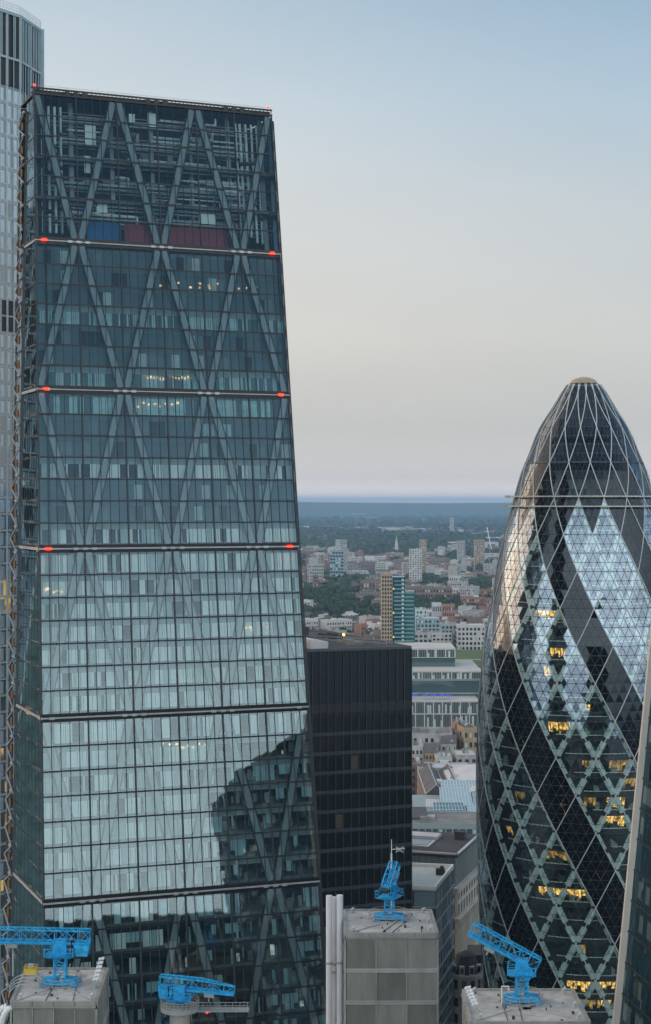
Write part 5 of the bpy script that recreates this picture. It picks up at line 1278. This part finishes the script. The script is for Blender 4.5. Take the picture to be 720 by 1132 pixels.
# distant construction cranes
for px, pt, D, lb, tl in ((541.5, 590, 3600, 'white construction crane with a raised jib left of the bullet tower', 1),(394, 565, 8000, 'tiny distant tower crane on the left below the ridge', 0),(407, 569, 8200, 'tiny distant tower crane in the middle below the ridge', 0)):
    p = P(px, pt, D); t_ = thing('construction_crane', lb, 'crane', (p.x,D,0)); s_ = D/3600
    mb = MB(); mb.bar((p.x,D,0), (p.x,D,p.z-6*s_), .8*s_); mb.build('mast', 'conc', t_)
    mb = MB()
    if tl: mb.bar((p.x+4,D,p.z-34), (p.x-6,D,p.z+14), 1.6)
    else: mb.bar((p.x-10*s_,D,p.z-6*s_), (p.x+22*s_,D,p.z-6*s_), .5*s_)
    mb.build('jib', 'white_paint', t_)

# ================================================================== rooftops close below the white office, houses, trees
rg = random.Random(11)
roofs = [('curved grey roofed warehouse below the white framed office',456,500,812,24,'conc','roof_grey',0,26),('red brown brick block below the white framed office',503,512,802,27,'brick_red','roof_grey',0,20),('yellow brick block right of the red brown one, by the bullet tower',513,529,806,27,'brick_yellow','slate',0,24),
 ('small gabled yellow brick building among the near rooftops',470,482,832,18,'brick_yellow','slate',4,14),('white flat roofed block among the near rooftops on the left',455,468,826,20,'render_white','roof_white',0,12),('low white block with grey plant among the near rooftops',483,500,838,17,'render_white','roof_white',0,14),
 ('grey gabled block among the near rooftops',488,504,822,20,'conc','slate',4,14),('long white roofed block across the foot of the near rooftops',462,520,850,18,'render_white','roof_white',0,16),('white roofed workshop beside the bullet tower',505,528,836,18,'conc','roof_white',0,18),
 ('dull green flat roofed block behind the gabled hall',455,470,846,19,'brick','roof_grey',0,14),('low brick parapet building behind the white roofed hall',498,528,862,20,'brick','roof_grey',0,12),('narrow white gabled house among the near rooftops',476,484,820,19,'render_white','slate',3,10)]
for i, (lb, px0, px1, py, z_, wm, rm, rh, dp) in enumerate(roofs):
    a, b_ = P0(px0,py,z_), P0(px1,py,z_); an = R(rg.uniform(-12,12))
    bldg('city_building', lb, 'building', a, (math.cos(an),math.sin(an)), (-math.sin(an),math.cos(an)), b_.x-a.x, dp, z_, wm, rm, 5, max(3,int((b_.x-a.x)/3)), 5, .5, .5, roof='gable' if rh else 'flat', rh=rh or 3, plant=4, chim=0)
# prototypes for the far city
def proto_terrace(wm, rm, L_, W_, H, rh, nch, lbl, group):
    t_ = thing('terraced_row', lbl, 'terraced houses', (0,0,0), group)
    mb = MB(); mb.box(-L_/2,L_/2,-W_/2,W_/2,0,H); mb.build('wall', wm, t_)
    mb = MB(); mb.gable((-L_/2,-W_/2), (1,0), (0,1), L_, W_, H, H+rh)
    for k in range(nch): x = -L_/2+L_*(k+.5)/nch; mb.box(x-.4,x+.4,-1,1.2,H+rh*.4,H+rh+1.4,1)
    mb.build('roof', [rm, wm], t_)
    mb = MB()
    for s_ in (-1,1):
        for f_ in range(int(H//3)):
            for k in range(nch*2): x = -L_/2+L_*(k+.5)/nch/2; y = s_*(W_/2+.03); mb.face([(x-.55,y,f_*3+1),(x+.55,y,f_*3+1),(x+.55,y,f_*3+2.5),(x-.55,y,f_*3+2.5)])
    mb.build('window', 'win', t_)
    return t_
def proto_block(wm, rm, L_, W_, H, lbl, group, name='flat_block'):
    return bldg(name, lbl, 'flats', (-L_/2,-W_/2), (1,0), (0,1), L_, W_, H, wm, rm, int(H//3.2), int(L_/3.4), 4, .5, .5, group=group, plant=2, sides=(0,2))
GT = 'rows of terraced houses in the far city'; GBk = 'blocks of flats in the far city'
terr = [proto_terrace('brick','slate',46,9,8,3.5,8,'brown brick terraced row with a slate roof and chimneys in the far city',GT), proto_terrace('brick_red','tile',38,9,7.5,3.5,7,'red brick terraced row with a reddish tiled roof in the far city',GT),
        proto_terrace('brick_yellow','slate',52,10,10,3.5,9,'tall yellow brick terraced row with a slate roof in the far city',GT), proto_terrace('render_white','slate',34,10,9.5,3,6,'white rendered terraced row with a slate roof in the far city',GT), proto_terrace('render_white','roof_white',30,12,9,2,3,'pale terraced row with a pale roof in the far city',GT)]
blk = [proto_block('render_white','roof_white',34,14,18,'white block of flats with a white flat roof in the far city',GBk), proto_block('brick','roof_grey',40,12,15,'brown brick block of flats with a grey flat roof in the far city',GBk),
       proto_block('conc','roof_grey',24,18,24,'squat grey concrete block of flats in the far city',GBk), proto_block('beige','roof_white',50,13,13,'long beige block of flats in the far city',GBk), proto_block('brick_red','tile',30,14,16,'red brick block of flats in the far city',GBk)]
def make_crown(name, rad, hgt, n_, m_, seed, parent):
    g = random.Random(seed); mb = MB(); lobes = [(Vector((g.uniform(-.5,.5)*rad, g.uniform(-.5,.5)*rad, hgt*g.uniform(.45,.85))), rad*g.uniform(.38,.62)) for _ in range(9)]
    for k in range(n_):
        c, r_ = g.choice(lobes); d = Vector((g.gauss(0,1), g.gauss(0,1), g.gauss(0,1))).normalized(); p = c+d*r_*g.uniform(.75,1.08)
        s_ = g.uniform(.5,1.15); a = Vector((g.gauss(0,1),g.gauss(0,1),g.gauss(0,1))).normalized(); x = d.cross(a).normalized()*s_; y = d.cross(x).normalized()*s_
        x = x+d*g.uniform(-.3,.3)*s_; mb.face([p-x-y, p+x-y*.6, p+x*.7+y, p-x*.8+y*.8], 0 if g.random() < .6 else 1)
    return mb.build(name, m_, parent)
GTr = 'trees standing among the far houses'
trees = []
for i, (rad, hgt, lb) in enumerate(((8,16,'broad dark green tree among the far houses'),(6.5,18,'tall narrow green tree among the far houses'),(10,15,'wide spreading tree among the far houses'))):
    t_ = thing('tree', lb, 'tree', (0,0,0), GTr)
    mb = MB(); mb.tube((0,0,0), (0,0,hgt*.5), .5, 6, r2=.3)
    for k in range(4): mb.tube((0,0,hgt*.35), (rad*.45*math.cos(k*1.57),rad*.45*math.sin(k*1.57),hgt*.65), .25, 5, r2=.1)
    mb.build('trunk', 'bark', t_); make_crown('crown', rad, hgt, 900, ['leafA','leafB'], i, t_); trees.append(t_)
near_tree = thing('street_tree', 'green street tree at the foot of the gap beside the lower right service tower', 'tree', (34.2,440,0))
mb = MB(); mb.tube((34.2,440,0), (34.2,440,6), .25, 8, r2=.15); mb.build('trunk', 'bark', near_tree)
mk = make_crown('crown', 3.6, 11, 900, ['leafA','leafB'], 9, near_tree)
# placement: blocks of streets
cand = []
g = random.Random(5)
def px_of(x, y): return 360+F*x/y
def treey(x, y):     # wooded patches (parks and squares)
    px, py = px_of(x,y), HZ+F*CAMZ/y
    v = 0
    for cx, cy, rx, ry in ((365,672,38,17),(345,660,25,10),(420,612,45,5),(400,606,70,5),(520,615,30,5),(470,648,22,7),(535,655,25,10),(490,676,20,6),(415,690,14,10),(380,648,22,5),(545,628,18,4),(440,598,90,2.6),(352,640,14,4),(505,603,40,2),(478,596,70,1.5),(360,603,20,3)):
        if ((px-cx)/rx)**2+((py-cy)/ry)**2 < 1: v = 1
    return v
y = 1180.0
terr_n = 0; blk_n = 0; tree_n = 0; occ = []
items = []
while y < 9500:
    st = 30 if y < 3200 else 60 if y < 5000 else 130
    xw0, xw1 = (305-360)/F*y, (600-360)/F*y
    x = xw0+g.uniform(0,20)
    while x < xw1:
        bx_, by_ = math.floor(x/140), math.floor(y/170)
        h_ = random.Random(bx_*7919+by_*104729+5); ang = h_.choice((0.15,-.3,1.4,.5,-.1,1.2)); kind = h_.random()
        step = 43 if y < 3200 else 75 if y < 5000 else 140
        items.append((x+g.uniform(-5,5), y+g.uniform(-5,5), ang+g.uniform(-.06,.06), kind, g.random())); x += step*g.uniform(.85,1.15)
    y += st
forest = []; rest = []
avoid = [((422-15,462+45),(1260,1330)),((380,540),(930,1210)),((445,562),(1380,1760))]
for x, y, ang, kind, q in items:
    px = px_of(x,y)
    if any(a[0] < px < a[1] and b_[0] < y < b_[1] for a, b_ in avoid): continue
    if treey(x,y): forest.append((x,y)); continue
    if q < .10: forest.append((x,y)); continue
    rest.append((x,y,ang,kind,q))
used = set()
def place(pro, x, y, ang, sc):
    if pro.name not in used: used.add(pro.name); pro.location = (x,y,0); pro.rotation_euler = (0,0,ang); pro.scale = sc; return pro
    return copy_thing(pro, (x,y,0), ang, sc)
for k in terr+blk+trees: KID[k.name] = kids(k)
stuffH = MB()
for x, y, ang, kind, q in rest:
    if kind < .62:
        pr = terr[0] if kind < .22 else terr[1] if kind < .34 else terr[2] if kind < .46 else terr[3] if kind < .56 else terr[4]
        isb = False
    else: pr = blk[int(q*97) % 5]; isb = True
    if q > .93: pr = blk[int(q*997) % 5]; isb = True
    n_ = blk_n if isb else terr_n
    if y < 5000 and n_ < 300:
        place(pr, x, y, ang, (g.uniform(.7,1.15), g.uniform(.9,1.2), g.uniform(.85,1.35)))
        if isb: blk_n += 1
        else: terr_n += 1
    else:
        u = Vector((math.cos(ang),math.sin(ang),0)); v = Vector((-u.y,u.x,0)); L_, W_, H = g.uniform(25,70), g.uniform(10,22), g.uniform(8,20)
        mi = g.choice((0,0,1,2,3,3,4)); stuffH.obox((x,y), u, v, L_, W_, 0, H, mi); stuffH.gable((x,y), u, v, L_, W_, H, H+3, g.choice((4,5,3,6,5)))
o_ = stuffH.build('distant_houses', ['brick','brick_red','brick_yellow','render_white','slate','roof_grey','roof_white'])
structure(tag(o_, 'mass of small distant houses fading towards the wooded ridge', 'houses'), 'stuff')
# trees: the nearest as individuals, the rest as woodland
pts = []
for x, y in forest:
    for k in range(4 if y < 5000 else 7): s_ = 22 if y < 3200 else 35 if y < 5000 else 65; pts.append((x+g.gauss(0,s_), y+g.gauss(0,s_*.8)))
pts.sort(key=lambda p: p[1])
wood = MB()
def blob(mb, x, y, s_, gg):
    for k in range(26):
        d = Vector((gg.gauss(0,1),gg.gauss(0,1),abs(gg.gauss(0,1))*.8)).normalized(); p = Vector((x,y,s_*.35))+Vector((d.x*s_*.75,d.y*s_*.75,d.z*s_*.6))*gg.uniform(.75,1.05)
        a = Vector((gg.gauss(0,1),gg.gauss(0,1),gg.gauss(0,1))).normalized(); q = gg.uniform(.22,.4)*s_; xx = d.cross(a).normalized()*q; yy = d.cross(xx).normalized()*q
        mb.face([p-xx-yy, p+xx-yy*.6, p+xx*.7+yy, p-xx*.8+yy*.8], 0 if gg.random() < .6 else 1)
for i, (x, y) in enumerate(pts):
    if tree_n < 290 and y < 4200 and not any(a[0] < px_of(x,y) < a[1] and b_[0] < y < b_[1] for a, b_ in avoid):
        s_ = g.uniform(.7,1.25); place(trees[i % 3], x, y, g.uniform(0,6.28), (s_,s_,s_*g.uniform(.85,1.1))); tree_n += 1
    elif y > 1800: blob(wood, x, y, g.uniform(11,17) if y < 5000 else g.uniform(16,28), g)
gg = random.Random(8)
for k in range(1500):      # far wooded belts
    y = gg.uniform(6500,16500); px = gg.uniform(300,600)
    if math.sin(y/520+px/60) > -.1: blob(wood, (px-360)/F*y, y, gg.uniform(22,38), gg)
structure(tag(wood.build('woodland', ['leafA','leafB']), 'far off woodland and park trees running to the ridge', 'woodland'), 'stuff')

# labels that place each far house and tree by the nearest landmark
LMK = [('teal glass tower',440,675),('larger white block',460,630),('slender block pair',377,607),('blue grey slab',372,625),('many bayed block',349,634),('brown mansion block',474,655),('dark roofed chapel',410,652),('white church spire',438,600),('far construction crane',541,605),('cream crescent block',503,646),('white office cube',483,683),('black tower roof',390,703),('wedge tower edge',336,660),('bullet tower flank',552,660),('far grey block',510,610)]
ORD = ['nearest','second nearest','third nearest','fourth nearest','fifth nearest','sixth nearest','seventh nearest','eighth nearest','ninth nearest','tenth nearest','eleventh nearest','twelfth nearest']
NM = {}
for q_ in terr+blk+trees: NM[q_['label']] = None
short = dict(zip([q_['label'] for q_ in terr], ['brown brick terraced row','red brick terraced row','tall yellow brick terraced row','white rendered terraced row','pale roofed terraced row']))
short.update(dict(zip([q_['label'] for q_ in blk], ['white block of flats','brown brick block of flats','squat grey block of flats','long beige block of flats','red brick block of flats'])))
short.update(dict(zip([q_['label'] for q_ in trees], ['broad dark green tree','tall narrow green tree','wide spreading tree'])))
bk = {}
for o_ in [o_ for o_ in bpy.data.objects if o_.get('label') in short]:
    px, py = px_of(o_.location.x, o_.location.y), HZ+F*CAMZ/o_.location.y
    lm = min(LMK, key=lambda q: (q[1]-px)**2+((q[2]-py)*1.6)**2); dx, dy = px-lm[1], py-lm[2]
    dr = ('left of' if dx < 0 else 'right of') if abs(dx) > abs(dy)*1.2 else ('in front of' if dy > 0 else 'behind')
    bk.setdefault((short[o_['label']], dr, lm[0]), []).append((dx*dx+dy*dy, o_.name))
for (ds, dr, lm), v_ in bk.items():
    v_.sort()
    for k, (_, nm_) in enumerate(v_): bpy.data.objects[nm_]['label'] = f"{ds}, {ORD[k]} {dr} the {lm}" if k < 12 else f"{ds}, among those farther {dr} the {lm}"

# ================================================================== evening haze
hm = bpy.data.materials.new('haze'); hm.use_nodes = True; n = hm.node_tree.nodes; l = hm.node_tree.links; n.remove(n['Principled BSDF'])
pv = n.new('ShaderNodeVolumePrincipled'); pv.inputs['Color'].default_value = (.36,.60,.90,1); pv.inputs['Density'].default_value = 5.5e-5; pv.inputs['Anisotropy'].default_value = 0
l.new(pv.outputs[0], n['Material Output'].inputs['Volume']); MT['haze'] = hm
mb = MB(); mb.box(-41000,41000,-15500,45500,-1,270); hz = mb.build('haze', 'haze'); structure(hz, 'stuff')
